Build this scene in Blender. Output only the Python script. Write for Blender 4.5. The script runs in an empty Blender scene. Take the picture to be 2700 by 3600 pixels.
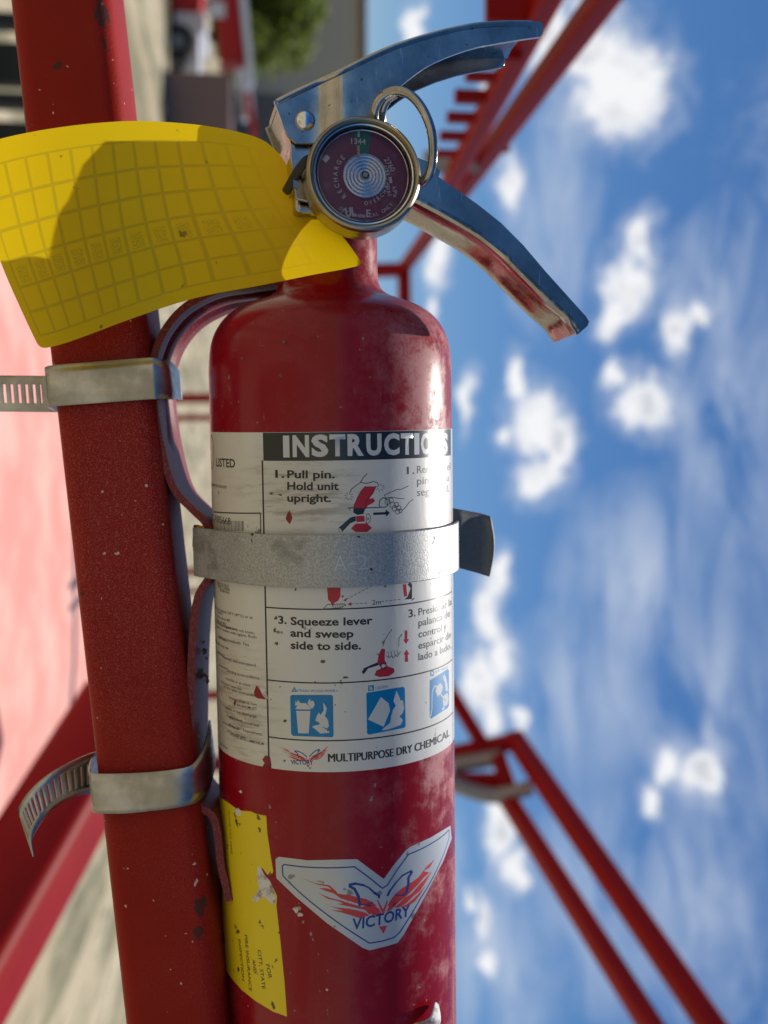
import bpy, bmesh, math, random
from mathutils import Vector, Matrix, geometry, noise as mnoise
random.seed(7)
R_ = math.radians
scene = bpy.context.scene
COL = scene.collection

# ------------------------------------------------------------------ camera
F, CX, CY = 4000.0, 1350.0, 1800.0            # focal length and centre in photo pixels
PITCH = R_(6.15)
CAMP = Vector((0, 0, 2.0))
ROT = Matrix(((0, -1, 0), (-math.sin(PITCH), 0, -math.cos(PITCH)), (math.cos(PITCH), 0, -math.sin(PITCH))))
cam_data = bpy.data.cameras.new('camera')
cam = bpy.data.objects.new('camera', cam_data)
COL.objects.link(cam)
cam.matrix_world = Matrix.Translation(CAMP) @ ROT.to_4x4()
cam_data.sensor_fit = 'VERTICAL'
cam_data.sensor_height = 36
cam_data.sensor_width = 27
cam_data.lens = 40
cam_data.clip_start = 0.02
cam_data.clip_end = 3000
cam_data.dof.use_dof = True
cam_data.dof.focus_distance = 0.352
cam_data.dof.aperture_fstop = 10.5
scene.camera = cam

def P(x, y, d):
    "photo pixel x, y at depth d (metres along the view axis) -> world point"
    return CAMP + ROT @ Vector(((x - CX) / F * d, -(y - CY) / F * d, -d))

def CV(x, y, z):
    "direction given as right, up, towards the viewer"
    return ROT @ Vector((x, y, z))

# ------------------------------------------------------------------ node helper
class N:
    def __init__(self, tree):
        self.t = tree
    def n(self, typ, **kw):
        nd = self.t.nodes.new(typ)
        for k, v in kw.items():
            setattr(nd, k, v)
        return nd
    def l(self, a, b):
        self.t.links.new(a, b)
    def put(self, sock, v):
        if isinstance(v, bpy.types.NodeSocket):
            self.l(v, sock)
        elif isinstance(v, (tuple, list)):
            sock.default_value = (*v, 1) if len(v) == 3 and sock.type == 'RGBA' else v
        else:
            sock.default_value = v
    def math(self, op, a, b=0.0, c=0.0, clamp=False):
        m = self.n('ShaderNodeMath', operation=op, use_clamp=clamp)
        self.put(m.inputs[0], a); self.put(m.inputs[1], b); self.put(m.inputs[2], c)
        return m.outputs[0]
    def mix(self, fac, a, b, blend='MIX'):
        m = self.n('ShaderNodeMix', data_type='RGBA', blend_type=blend)
        self.put(m.inputs[0], fac); self.put(m.inputs[6], a); self.put(m.inputs[7], b)
        return m.outputs[2]
    def step(self, v, a, b, lo=0.0, hi=1.0):
        m = self.n('ShaderNodeMapRange', interpolation_type='SMOOTHSTEP')
        self.put(m.inputs[0], v)
        for i, q in enumerate((a, b, lo, hi)):
            m.inputs[i + 1].default_value = q
        return m.outputs[0]
    def noise(self, vec, scale, detail=3.0, rough=0.55, dist=0.0):
        m = self.n('ShaderNodeTexNoise')
        if vec is not None: self.l(vec, m.inputs['Vector'])
        m.inputs['Scale'].default_value = scale
        m.inputs['Detail'].default_value = detail
        m.inputs['Roughness'].default_value = rough
        m.inputs['Distortion'].default_value = dist
        return m.outputs['Fac']
    def mapping(self, vec, loc=(0, 0, 0), rot=(0, 0, 0), sc=(1, 1, 1), typ='POINT'):
        m = self.n('ShaderNodeMapping', vector_type=typ)
        self.l(vec, m.inputs[0])
        m.inputs[1].default_value = loc; m.inputs[2].default_value = rot; m.inputs[3].default_value = sc
        return m.outputs[0]
    def blob(self, vec, loc, sc):
        "1 at loc falling to 0 at the ellipsoid of radii sc"
        v = self.mapping(vec, loc=loc, sc=sc, typ='TEXTURE')
        m = self.n('ShaderNodeVectorMath', operation='LENGTH')
        self.l(v, m.inputs[0])
        return self.math('SUBTRACT', 1.0, m.outputs['Value'], clamp=True)

# ------------------------------------------------------------------ world: sky with clouds
SUN_EL = R_(68)
world = bpy.data.worlds.new('World')
scene.world = world
world.use_nodes = True
wt = world.node_tree
wt.nodes.clear()
W = N(wt)
sky = W.n('ShaderNodeTexSky', sky_type='NISHITA')
sky.sun_disc = False
sky.sun_elevation = SUN_EL
sky.sun_rotation = R_(0)
sky.altitude = 900
sky.air_density = 1.0
sky.dust_density = 0.6
sky.ozone_density = 2.2
tc = W.n('ShaderNodeTexCoord')
sep = W.n('ShaderNodeSeparateXYZ')
W.l(tc.outputs['Generated'], sep.inputs[0])
az = W.math('ARCTAN2', sep.outputs[0], sep.outputs[1])
el = W.math('ARCSINE', sep.outputs[2])
cmb = W.n('ShaderNodeCombineXYZ')
W.l(az, cmb.inputs[0]); W.l(el, cmb.inputs[1])
ang = cmb.outputs[0]
wn = W.n('ShaderNodeTexNoise'); W.l(ang, wn.inputs['Vector'])
wn.inputs['Scale'].default_value = 26; wn.inputs['Detail'].default_value = 3
off = W.n('ShaderNodeVectorMath', operation='SUBTRACT'); W.l(wn.outputs['Color'], off.inputs[0]); off.inputs[1].default_value = (.5, .5, .5)
scl = W.n('ShaderNodeVectorMath', operation='SCALE'); W.l(off.outputs[0], scl.inputs[0]); scl.inputs['Scale'].default_value = 0.030
wp = W.n('ShaderNodeVectorMath', operation='ADD'); W.l(ang, wp.inputs[0]); W.l(scl.outputs[0], wp.inputs[1])
warped = wp.outputs[0]
def azel(x, y):
    v = (P(x, y, 1) - CAMP).normalized()
    return math.atan2(v.x, v.y), math.asin(v.z)
def field(vec, blobs):
    out = None
    for (x, y, rx, ry) in blobs:
        a, e = azel(x, y)
        v = W.mapping(vec, loc=(a, e, 0), sc=(ry / F * 1.02, rx / F, 1), typ='TEXTURE')
        m = W.n('ShaderNodeVectorMath', operation='LENGTH'); W.l(v, m.inputs[0])
        out = m.outputs['Value'] if out is None else W.math('SMOOTH_MIN', out, m.outputs['Value'], 0.25)
    return out
CUMULUS = [(2165, 350, 150, 125), (2110, 215, 130, 130), (2240, 300, 105, 140), (2040, 150, 90, 130), (1915, 70, 70, 170),
           (2250, 840, 55, 90), (2205, 1000, 85, 115), (2165, 1110, 60, 80), (2385, 1150, 42, 85), (2450, 1090, 30, 40),
           (2165, 1310, 42, 62), (2265, 1420, 92, 105), (1810, 1330, 28, 90), (1880, 1490, 88, 130), (1955, 1560, 58, 105),
           (1900, 1680, 78, 85), (1770, 1520, 30, 30), (1640, 1410, 22, 95), (1745, 2040, 38, 90), (1715, 2150, 45, 120),
           (1760, 2300, 50, 105), (1695, 2400, 62, 120), (1725, 2520, 36, 75), (1828, 2535, 26, 38), (1765, 2900, 45, 120),
           (1815, 3060, 38, 65), (1705, 3230, 30, 85), (1650, 3160, 18, 32), (1710, 3380, 18, 42), (2345, 2680, 50, 65),
           (2295, 2810, 36, 48), (1460, 95, 24, 70), (1545, 920, 34, 95), (1538, 1090, 18, 50), (1785, 640, 40, 90), (1690, 280, 22, 20),
           (2480, 2720, 70, 90), (-500, 900, 300, 300), (3600, 500, 500, 300), (4200, 2400, 500, 600), (3300, 3900, 300, 400)]
cf = field(warped, CUMULUS)
cn = W.noise(W.mapping(warped, sc=(.8, 1.25, 1)), 62, 8, .68)
cval = W.math('ADD', W.math('SUBTRACT', 1.12, cf), W.math('MULTIPLY', W.math('SUBTRACT', cn, .5), 1.7))
cmask = W.step(cval, -0.02, 0.66)
CIRRUS = [(1950, 800, 170, 450), (2520, 1000, 190, 330), (2560, 1500, 220, 700), (2250, 2050, 330, 420), (2050, 2450, 300, 350),
          (2480, 2500, 260, 600), (2150, 3150, 300, 420), (1750, 3450, 230, 330), (2450, 3200, 250, 400), (1560, 3050, 100, 260), (3400, 1800, 700, 1500)]
ci = field(warped, CIRRUS)
sv = W.mapping(ang, rot=(0, 0, R_(-20)), sc=(6, 26, 1))
cin = W.noise(sv, 1.0, 5, .62, .6)
cimask = W.math('MULTIPLY', W.math('SUBTRACT', 1.0, ci, clamp=True), W.step(cin, .34, .72))
cimask = W.math('MULTIPLY', W.math('POWER', cimask, .6), 0.80)
body = W.math('MULTIPLY', W.step(W.noise(ang, 34, 4, .6), .44, .62), W.step(cval, .35, .95))
ccol = W.mix(body, (11.8, 11.9, 12.2), (8.0, 8.3, 9.0))
hsv = W.n('ShaderNodeHueSaturation'); W.l(sky.outputs[0], hsv.inputs['Color'])
hsv.inputs['Saturation'].default_value = 1.28
skyt = W.mix(1.0, hsv.outputs[0], (.95, .98, 1.07), 'MULTIPLY')
skyc = W.mix(cimask, skyt, (7.4, 8.3, 10.0))
halo = W.math('MULTIPLY', W.step(cval, -.75, .35), W.step(cin, .25, .7, .18, .55))
skyc = W.mix(halo, skyc, (8.6, 9.2, 10.4))
skyc = W.mix(cmask, skyc, ccol)
bg = W.n('ShaderNodeBackground')
W.l(skyc, bg.inputs[0]); bg.inputs[1].default_value = 0.068
wo = W.n('ShaderNodeOutputWorld'); W.l(bg.outputs[0], wo.inputs[0])
world.cycles.sampling_method = 'MANUAL'
world.cycles.sample_map_resolution = 512

# ------------------------------------------------------------------ sun
sd = bpy.data.lights.new('sun', 'SUN')
sd.energy = 4.2
sd.angle = R_(0.53)
sd.color = (1.0, 0.95, 0.87)
sun = bpy.data.objects.new('sun', sd)
COL.objects.link(sun)
L = Vector((-0.03, math.cos(SUN_EL), math.sin(SUN_EL))).normalized()
sun.rotation_euler = L.to_track_quat('Z', 'Y').to_euler()
sun.location = (0, 10, 20)

scene.view_settings.view_transform = 'Standard'
scene.view_settings.look = 'None'
scene.view_settings.exposure = 0.2
scene.view_settings.gamma = 1
scene.cycles.max_bounces = 8
scene.cycles.use_denoising = True

# ------------------------------------------------------------------ materials
def mat(name, col, rough=.5, metal=0.0, coat=0.0, spec=.5, fn=None, bump=None):
    m = bpy.data.materials.new(name)
    m.use_nodes = True
    nt = m.node_tree
    b = nt.nodes['Principled BSDF']
    b.inputs['Base Color'].default_value = (*col, 1)
    b.inputs['Roughness'].default_value = rough
    b.inputs['Metallic'].default_value = metal
    b.inputs['Coat Weight'].default_value = coat
    b.inputs['Coat Roughness'].default_value = .12
    b.inputs['Specular IOR Level'].default_value = spec
    h = N(nt)
    h.b = b
    h.obj = h.n('ShaderNodeTexCoord').outputs['Object']
    h.base = col
    if bump:
        bm_ = h.n('ShaderNodeBump'); bm_.inputs['Strength'].default_value = bump[1]; bm_.inputs['Distance'].default_value = bump[2]
        h.l(h.noise(h.obj, bump[0], 3), bm_.inputs['Height']); h.l(bm_.outputs[0], b.inputs['Normal'])
    if fn: fn(h)
    return m

def f_ext_red(h):
    "glossy maroon paint, dusty film in patches, scratches running along the bottle, a few chips"
    v = h.obj
    big = h.noise(v, 22, 5, .65)
    streak = h.noise(h.mapping(v, rot=(0, R_(8), 0), sc=(28, 220, 220)), 1.0, 4, .7)
    fine = h.noise(v, 900, 2, .6)
    nz = h.n('ShaderNodeNewGeometry')
    sx = h.n('ShaderNodeSeparateXYZ'); h.l(nz.outputs['Normal'], sx.inputs[0])
    settle = h.step(sx.outputs[2], -.05, .85, .08, 1.0)         # dust lies on the upward side
    d = h.math('MULTIPLY', h.step(h.math('ADD', h.math('MULTIPLY', h.noise(v, 48, 7, .72), .75), h.math('ADD', h.math('MULTIPLY', big, .25), h.math('MULTIPLY', streak, .12))), .50, .70), settle)
    d = h.math('MULTIPLY', d, h.step(fine, .25, .6, .55, 1.0))
    d = h.math('MULTIPLY', d, .70, clamp=True)
    scr = h.noise(h.mapping(v, rot=(R_(15), R_(-24), R_(21)), sc=(85, 800, 800)), 1.0, 3, .5, .5)
    scr = h.math('MULTIPLY', h.step(scr, .66, .73), h.step(big, .48, .62, 0, .34))
    fleck = h.step(h.noise(v, 420, 2, .5), .735, .75)
    col = h.mix(h.noise(v, 9, 2), (.235, .0022, .008), (.32, .0035, .013))
    col = h.mix(d, col, (.60, .30, .31))
    col = h.mix(scr, col, (.62, .36, .34))
    col = h.mix(fleck, col, (.30, .24, .22))
    h.l(col, h.b.inputs['Base Color'])
    h.l(h.math('ADD', .26, h.math('MULTIPLY', d, .7)), h.b.inputs['Roughness'])
    cw = h.math('SUBTRACT', .28, h.math('MULTIPLY', d, 1.2), clamp=True)
    h.l(cw, h.b.inputs['Coat Weight'])
EXT_RED = mat('maroon_paint', (.2, .006, .012), .25, coat=.12, spec=.18, fn=f_ext_red)

def f_rail_red(h):
    "orange red structural paint with pale overspray flecks and chips"
    v = h.obj
    zb = h.blob(v, tuple(P(400, 1900, .375) - P(300, 1800, 1.8)), (.10, .08, .08))
    zone = h.math('ADD', h.math('MULTIPLY', h.step(h.noise(v, 16, 3), .40, .62), .35), h.step(zb, .05, .7, 0, .8), clamp=True)
    fl = h.step(h.noise(v, 3000, 2, .6), .52, .66)
    spk = h.math('MULTIPLY', h.math('MULTIPLY', fl, zone), .55)
    dots = h.step(h.noise(v, 420, 1, .4), .765, .785)
    dark = h.step(h.noise(h.mapping(v, loc=(3, 1, 2)), 85, 2, .5), .725, .745)
    col = h.mix(h.noise(v, 30, 3), (.25, .009, .004), (.34, .014, .005))
    col = h.mix(spk, col, (.52, .20, .20))
    col = h.mix(dots, col, (.7, .45, .4))
    nz_ = h.noise(v, 380, 3, .6)
    for cx_, cy_, r_ in ((706, 3185, .0036), (696, 3275, .0026), (372, 148, .0026), (366, 40, .0055), (276, 2095, .0030), (286, 2215, .0022)):
        cb = h.blob(v, tuple(P(cx_, cy_, .3745) - P(300, 1800, 1.8)), (r_ * 1.6, r_, r_))
        dark = h.math('MAXIMUM', dark, h.step(h.math('ADD', cb, h.math('MULTIPLY', h.math('SUBTRACT', nz_, .5), 1.6)), .38, .50))
    col = h.mix(h.math('MULTIPLY', dark, .85), col, (.055, .032, .022))
    h.l(col, h.b.inputs['Base Color'])
    bm_ = h.n('ShaderNodeBump'); bm_.inputs['Strength'].default_value = .35; bm_.inputs['Distance'].default_value = .0003
    h.l(h.noise(v, 1100, 2), bm_.inputs['Height']); h.l(bm_.outputs[0], h.b.inputs['Normal'])
RAIL_RED = mat('rail_paint', (.32, .02, .012), .46, spec=.14, fn=f_rail_red)
def f_bracket(h):
    v = h.obj
    fl = h.math('MULTIPLY', h.step(h.noise(v, 1400, 2, .6), .50, .63), .5)
    col = h.mix(fl, (.17, .007, .010), (.32, .09, .10))
    col = h.mix(h.step(h.noise(v, 600, 2), .71, .74), col, (.03, .02, .02))
    h.l(col, h.b.inputs['Base Color'])
BRACKET_RED = mat('bracket_paint', (.2, .01, .014), .50, spec=.45, fn=f_bracket)
FAR_RED = mat('platform_paint', (.30, .012, .010), .5, spec=.13, fn=lambda h: h.l(h.mix(h.noise(h.obj, 12, 3), (.22, .004, .005), (.32, .006, .005)), h.b.inputs['Base Color']))
DECK_PINK = mat('washed_out_deck_paint', (.62, .24, .21), .7, fn=lambda h: h.l(h.mix(h.step(h.noise(h.obj, 9, 4), .35, .7), (.68, .26, .21), (.74, .40, .33)), h.b.inputs['Base Color']))  # faded red taken to pink, overexposed sunlight put into the colour

def f_steel(h):
    "worn plating: grey smears, dull patches, fine scratches, slightly wavy sheet"
    v = h.obj
    n1 = h.noise(v, 48, 5, .65)
    col = h.mix(h.step(n1, .35, .65), (.34, .32, .30), (.52, .49, .46))
    pit = h.step(h.noise(v, 420, 2), .70, .74)
    scr = h.step(h.noise(h.mapping(v, rot=(R_(20), R_(35), 0), sc=(70, 1100, 1100)), 1.0, 2), .67, .72)
    col = h.mix(h.math('MULTIPLY', pit, .8), col, (.06, .05, .045))
    col = h.mix(h.math('MULTIPLY', scr, .5), col, (.75, .73, .70))
    h.l(col, h.b.inputs['Base Color'])
    h.l(h.math('ADD', h.step(h.noise(v, 110, 4, .7), .3, .75, .10, .26), h.math('MULTIPLY', scr, .12)), h.b.inputs['Roughness'])
    b1 = h.n('ShaderNodeBump'); b1.inputs['Strength'].default_value = .22; b1.inputs['Distance'].default_value = .004
    h.l(h.noise(v, 26, 2), b1.inputs['Height'])
    b2 = h.n('ShaderNodeBump'); b2.inputs['Strength'].default_value = .08; b2.inputs['Distance'].default_value = .0008
    h.l(h.noise(v, 190, 3), b2.inputs['Height']); h.l(b1.outputs[0], b2.inputs['Normal'])
    h.l(b2.outputs[0], h.b.inputs['Normal'])
STEEL = mat('plated_steel', (.7, .7, .72), .1, 1.0, fn=f_steel)
def f_galv(h):
    v = h.obj
    sp = h.noise(v, 1700, 2, .7)
    big = h.noise(v, 55, 4, .65)
    col = h.mix(h.step(sp, .35, .68), (.34, .34, .33), (.52, .52, .51))
    col = h.mix(h.step(big, .52, .66, 0, .55), col, (.16, .155, .14))
    pit = h.step(h.noise(v, 240, 1), .735, .75)
    col = h.mix(pit, col, (.03, .03, .03))
    h.l(col, h.b.inputs['Base Color'])
    bm_ = h.n('ShaderNodeBump'); bm_.inputs['Strength'].default_value = .3; bm_.inputs['Distance'].default_value = .0002
    h.l(sp, bm_.inputs['Height']); h.l(bm_.outputs[0], h.b.inputs['Normal'])
GALV = mat('galvanised_steel', (.5, .5, .5), .48, .55, fn=f_galv)
def f_clamp(h):
    v = h.obj
    h.l(h.mix(h.step(h.noise(v, 70, 4, .6), .35, .7), (.36, .34, .30), (.60, .58, .54)), h.b.inputs['Base Color'])
    h.l(h.step(h.noise(h.mapping(v, sc=(40, 6, 6)), 8, 3), .3, .7, .26, .44), h.b.inputs['Roughness'])
CLAMP = mat('clamp_steel', (.5, .48, .45), .35, .95, fn=f_clamp, bump=(90, .12, .001))
RUST = mat('rusty_steel', (.10, .045, .012), .8, .2, fn=lambda h: h.l(h.mix(h.step(h.noise(h.obj, 300, 3), .4, .6), (.02, .012, .008), (.30, .14, .02)), h.b.inputs['Base Color']))
BRASS = mat('tarnished_brass', (.42, .33, .18), .3, 1.0, fn=lambda h: h.l(h.mix(h.step(h.noise(h.obj, 160, 4, .6), .4, .7), (.40, .33, .20), (.38, .36, .33)), h.b.inputs['Base Color']))
SILVER = mat('bright_metal', (.8, .8, .82), .16, 1.0)
DIAL = mat('dial_maroon', (.145, .012, .040), .5, fn=lambda h: h.l(h.mix(h.step(h.noise(h.obj, 190, 4, .65), .55, .75, 0, .45), (.25, .018, .065), (.46, .30, .34)), h.b.inputs['Base Color']))
DIAL_GREEN = mat('dial_green', (.012, .20, .125), .5)
DIAL_WHITE = mat('dial_print', (.80, .72, .78), .5)
POINTER = mat('pointer_orange', (.75, .36, .12), .5)
BLACK = mat('black_plastic', (.012, .012, .012), .4)
STRIPE_BLACK = mat('shadow_stripe_black', (.008, .008, .009), .6)  # black of the slabs that stand in for shadow stripes
def f_tagm(m):
    nt = m.node_tree
    nt.nodes.clear()
    h = N(nt)
    out = h.n('ShaderNodeOutputMaterial')
    uv = h.n('ShaderNodeTexCoord').outputs['UV']
    ob = h.n('ShaderNodeTexCoord').outputs['Object']
    s = h.n('ShaderNodeSeparateXYZ'); h.l(uv, s.inputs[0])
    u, v = s.outputs[0], s.outputs[1]
    def line(val, w):
        d = h.math('ABSOLUTE', h.math('SUBTRACT', h.math('FRACT', val), .5))
        return h.step(d, .5 - w, .5 - w * .35)
    cu = h.math('MULTIPLY', h.math('SUBTRACT', u, .035), 15.5)
    cv = h.math('MULTIPLY', h.math('SUBTRACT', v, .115), 7.6)
    inside = h.math('MULTIPLY', h.math('MULTIPLY', h.step(u, .030, .036), h.step(u, .90, .60)), h.math('MULTIPLY', h.step(v, .110, .117), h.step(v, .912, .904)))
    g = h.math('MULTIPLY', h.math('MAXIMUM', line(cu, .11), line(cv, .085)), inside)
    # smudged lettering that shows through in the middle row
    row = h.math('MULTIPLY', h.step(v, .535, .55), h.step(v, .635, .62))
    box = h.math('LESS_THAN', h.math('ABSOLUTE', h.math('SUBTRACT', h.math('FRACT', cu), .5)), .27)
    txt = h.math('MULTIPLY', h.math('MULTIPLY', row, box), h.step(h.noise(h.mapping(uv, sc=(230, 110, 1)), 1, 2), .40, .60))
    txt = h.math('MULTIPLY', txt, inside)
    pr = h.math('MAXIMUM', h.math('MULTIPLY', g, .38), h.math('MULTIPLY', txt, .42))
    dirt = h.step(h.noise(ob, 130, 3, .6), .68, .73)
    scuff = h.step(h.noise(ob, 22, 4, .6), .56, .76, 0, .3)
    base = h.mix(h.noise(ob, 14, 2), (.96, .68, .005), (.97, .72, .010))
    base = h.mix(pr, base, (.40, .30, .030))
    base = h.mix(h.math('MULTIPLY', dirt, .7), base, (.12, .08, .03))
    base = h.mix(scuff, base, (.80, .66, .22))
    bt = h.n('ShaderNodeBump'); bt.inputs['Strength'].default_value = .35; bt.inputs['Distance'].default_value = .003
    h.l(h.noise(ob, 45, 4, .6), bt.inputs['Height'])
    dif = h.n('ShaderNodeBsdfDiffuse'); h.l(base, dif.inputs[0]); h.l(bt.outputs[0], dif.inputs['Normal'])
    tr = h.n('ShaderNodeBsdfTranslucent'); h.l(base, tr.inputs[0])
    m1 = h.n('ShaderNodeMixShader'); m1.inputs[0].default_value = .52
    h.l(dif.outputs[0], m1.inputs[1]); h.l(tr.outputs[0], m1.inputs[2])
    gl = h.n('ShaderNodeBsdfGlossy'); gl.inputs['Roughness'].default_value = .22; h.l(bt.outputs[0], gl.inputs['Normal'])
    fr = h.n('ShaderNodeFresnel'); fr.inputs[0].default_value = 1.28
    m2 = h.n('ShaderNodeMixShader'); h.l(h.math('MULTIPLY', fr.outputs[0], .8), m2.inputs[0])
    h.l(m1.outputs[0], m2.inputs[1]); h.l(gl.outputs[0], m2.inputs[2])
    h.l(m2.outputs[0], out.inputs[0])
TAG_Y = bpy.data.materials.new('yellow_tag_plastic'); TAG_Y.use_nodes = True; f_tagm(TAG_Y)

def f_label(h):
    v = h.obj
    strk = h.noise(h.mapping(v, sc=(420, 60, 60)), 1.0, 5, .7)
    z1 = h.blob(v, tuple(STAIN1), (.022, .05, .030))
    z2 = h.blob(v, tuple(STAIN2), (.035, .05, .022))
    z3 = h.blob(v, tuple(STAIN3), (.05, .05, .028))
    zz = h.math('MAXIMUM', z1, h.math('MAXIMUM', h.math('MULTIPLY', z2, .8), h.math('MULTIPLY', z3, .32)))
    st = h.math('MULTIPLY', h.step(strk, .46, .68), h.step(zz, .1, .75, .0, .6))
    sp = h.math('MULTIPLY', h.step(h.noise(v, 190, 3, .6), .69, .72), .8)
    tone = h.noise(v, 16, 3)
    col = h.mix(tone, (.66, .63, .56), (.74, .72, .67))
    col = h.mix(h.step(zz, 0, .9, 0, .35), col, (.50, .42, .29))
    col = h.mix(st, col, (.16, .11, .06))
    col = h.mix(sp, col, (.17, .11, .07))
    h.l(col, h.b.inputs['Base Color'])
    bm_ = h.n('ShaderNodeBump'); bm_.inputs['Strength'].default_value = .10; bm_.inputs['Distance'].default_value = .0012
    h.l(h.noise(h.mapping(v, sc=(.5, 1, 1)), 130, 3), bm_.inputs['Height']); h.l(bm_.outputs[0], h.b.inputs['Normal'])
INK = mat('black_ink', (.022, .022, .025), .35)
INK_GREY = mat('worn_black_ink', (.035, .035, .04), .4)
INK_RED = mat('red_ink', (.50, .022, .030), .35)
INK_BLUE = mat('blue_ink', (.0, .20, .46), .35)
INK_NAVY = mat('navy_ink', (.018, .050, .24), .35)
INK_FLAME = mat('flame_red_ink', (.60, .05, .045), .35)
HEADER = mat('header_black', (.020, .024, .026), .28, coat=.3)
PRINT_WHITE = mat('white_print', (.62, .62, .60), .3, coat=.2)
EMBLEM = mat('emblem_silver', (.50, .52, .53), .34, .25, coat=.2, fn=lambda h: h.l(h.mix(h.step(h.noise(h.obj, 170, 3), .66, .70), (.52, .55, .56), (.25, .24, .22)), h.b.inputs['Base Color']))
def f_ysticker(h):
    v = h.obj
    col = h.mix(h.step(h.noise(v, 230, 3, .6), .655, .685), (.80, .61, .012), (.12, .08, .03))
    h.l(col, h.b.inputs['Base Color'])
YSTICK = mat('yellow_sticker', (.8, .6, .012), .45, fn=f_ysticker)
PAPER = mat('torn_paper', (.62, .58, .54), .8, fn=lambda h: h.l(h.mix(h.step(h.noise(h.obj, 260, 4, .7), .45, .65), (.70, .68, .65), (.30, .20, .17)), h.b.inputs['Base Color']))
CHIP = mat('exposed_maroon', (.26, .012, .012), .5)
GRIME = mat('dried_dirt', (.15, .105, .06), .9)
def f_ground(h):
    v = h.mapping(h.obj, sc=(1, .13, 1))
    a = h.noise(v, .55, 6, .65); b = h.noise(v, 1.5, 5, .6); c = h.noise(v, 4.5, 4, .65)
    col = h.mix(h.step(a, .35, .7), (.37, .30, .19), (.49, .42, .29))
    col = h.mix(h.step(b, .47, .58, 0, .85), col, (.17, .155, .085))
    col = h.mix(h.step(c, .53, .62, 0, .8), col, (.10, .105, .055))
    h.l(col, h.b.inputs['Base Color'])
GROUND = mat('dry_ground', (.6, .53, .4), .95, fn=f_ground)
WHITE_P = mat('white_vehicle_paint', (.72, .73, .76), .35, coat=.3)
LIFT_RED = mat('lift_red_paint', (.46, .012, .010), .45, spec=.3)
TYRE = mat('tyre_rubber', (.025, .025, .025), .85)
RIM = mat('grey_rim', (.30, .30, .32), .5)
BROWN = mat('brown_paint', (.20, .12, .105), .6)
WALL = mat('grey_wall', (.40, .385, .33), .85, fn=lambda h: h.l(h.mix(h.noise(h.obj, .35, 3), (.36, .35, .30), (.44, .42, .36)), h.b.inputs['Base Color']))
TRIM = mat('brown_trim', (.22, .13, .09), .6)
DOORM = mat('dark_door', (.10, .10, .11), .5)
def f_leaf(h):
    col = h.mix(h.noise(h.obj, 1.3, 3), (.09, .15, .015), (.26, .30, .05))
    h.l(col, h.b.inputs['Base Color'])
    tr = h.n('ShaderNodeBsdfTranslucent'); h.l(col, tr.inputs[0])
    mx = h.n('ShaderNodeMixShader'); mx.inputs[0].default_value = .45
    h.l(h.b.outputs[0], mx.inputs[1]); h.l(tr.outputs[0], mx.inputs[2])
    h.l(mx.outputs[0], [n for n in h.t.nodes if n.type == 'OUTPUT_MATERIAL'][0].inputs[0])
LEAF = mat('leaf_green', (.07, .11, .025), .6, fn=f_leaf)
BARK = mat('bark', (.09, .06, .04), .9)
GLASSM = bpy.data.materials.new('gauge_lens'); GLASSM.use_nodes = True
def f_lens(m):
    nt = m.node_tree; nt.nodes.clear(); h = N(nt)
    out = h.n('ShaderNodeOutputMaterial')
    tr = h.n('ShaderNodeBsdfTransparent'); tr.inputs[0].default_value = (.92, .90, .93, 1)
    gl = h.n('ShaderNodeBsdfGlossy'); gl.inputs['Roughness'].default_value = .06
    fr = h.n('ShaderNodeFresnel'); fr.inputs[0].default_value = 1.5
    mx = h.n('ShaderNodeMixShader'); h.l(fr.outputs[0], mx.inputs[0]); h.l(tr.outputs[0], mx.inputs[1]); h.l(gl.outputs[0], mx.inputs[2])
    h.l(mx.outputs[0], out.inputs[0])
f_lens(GLASSM)

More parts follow.
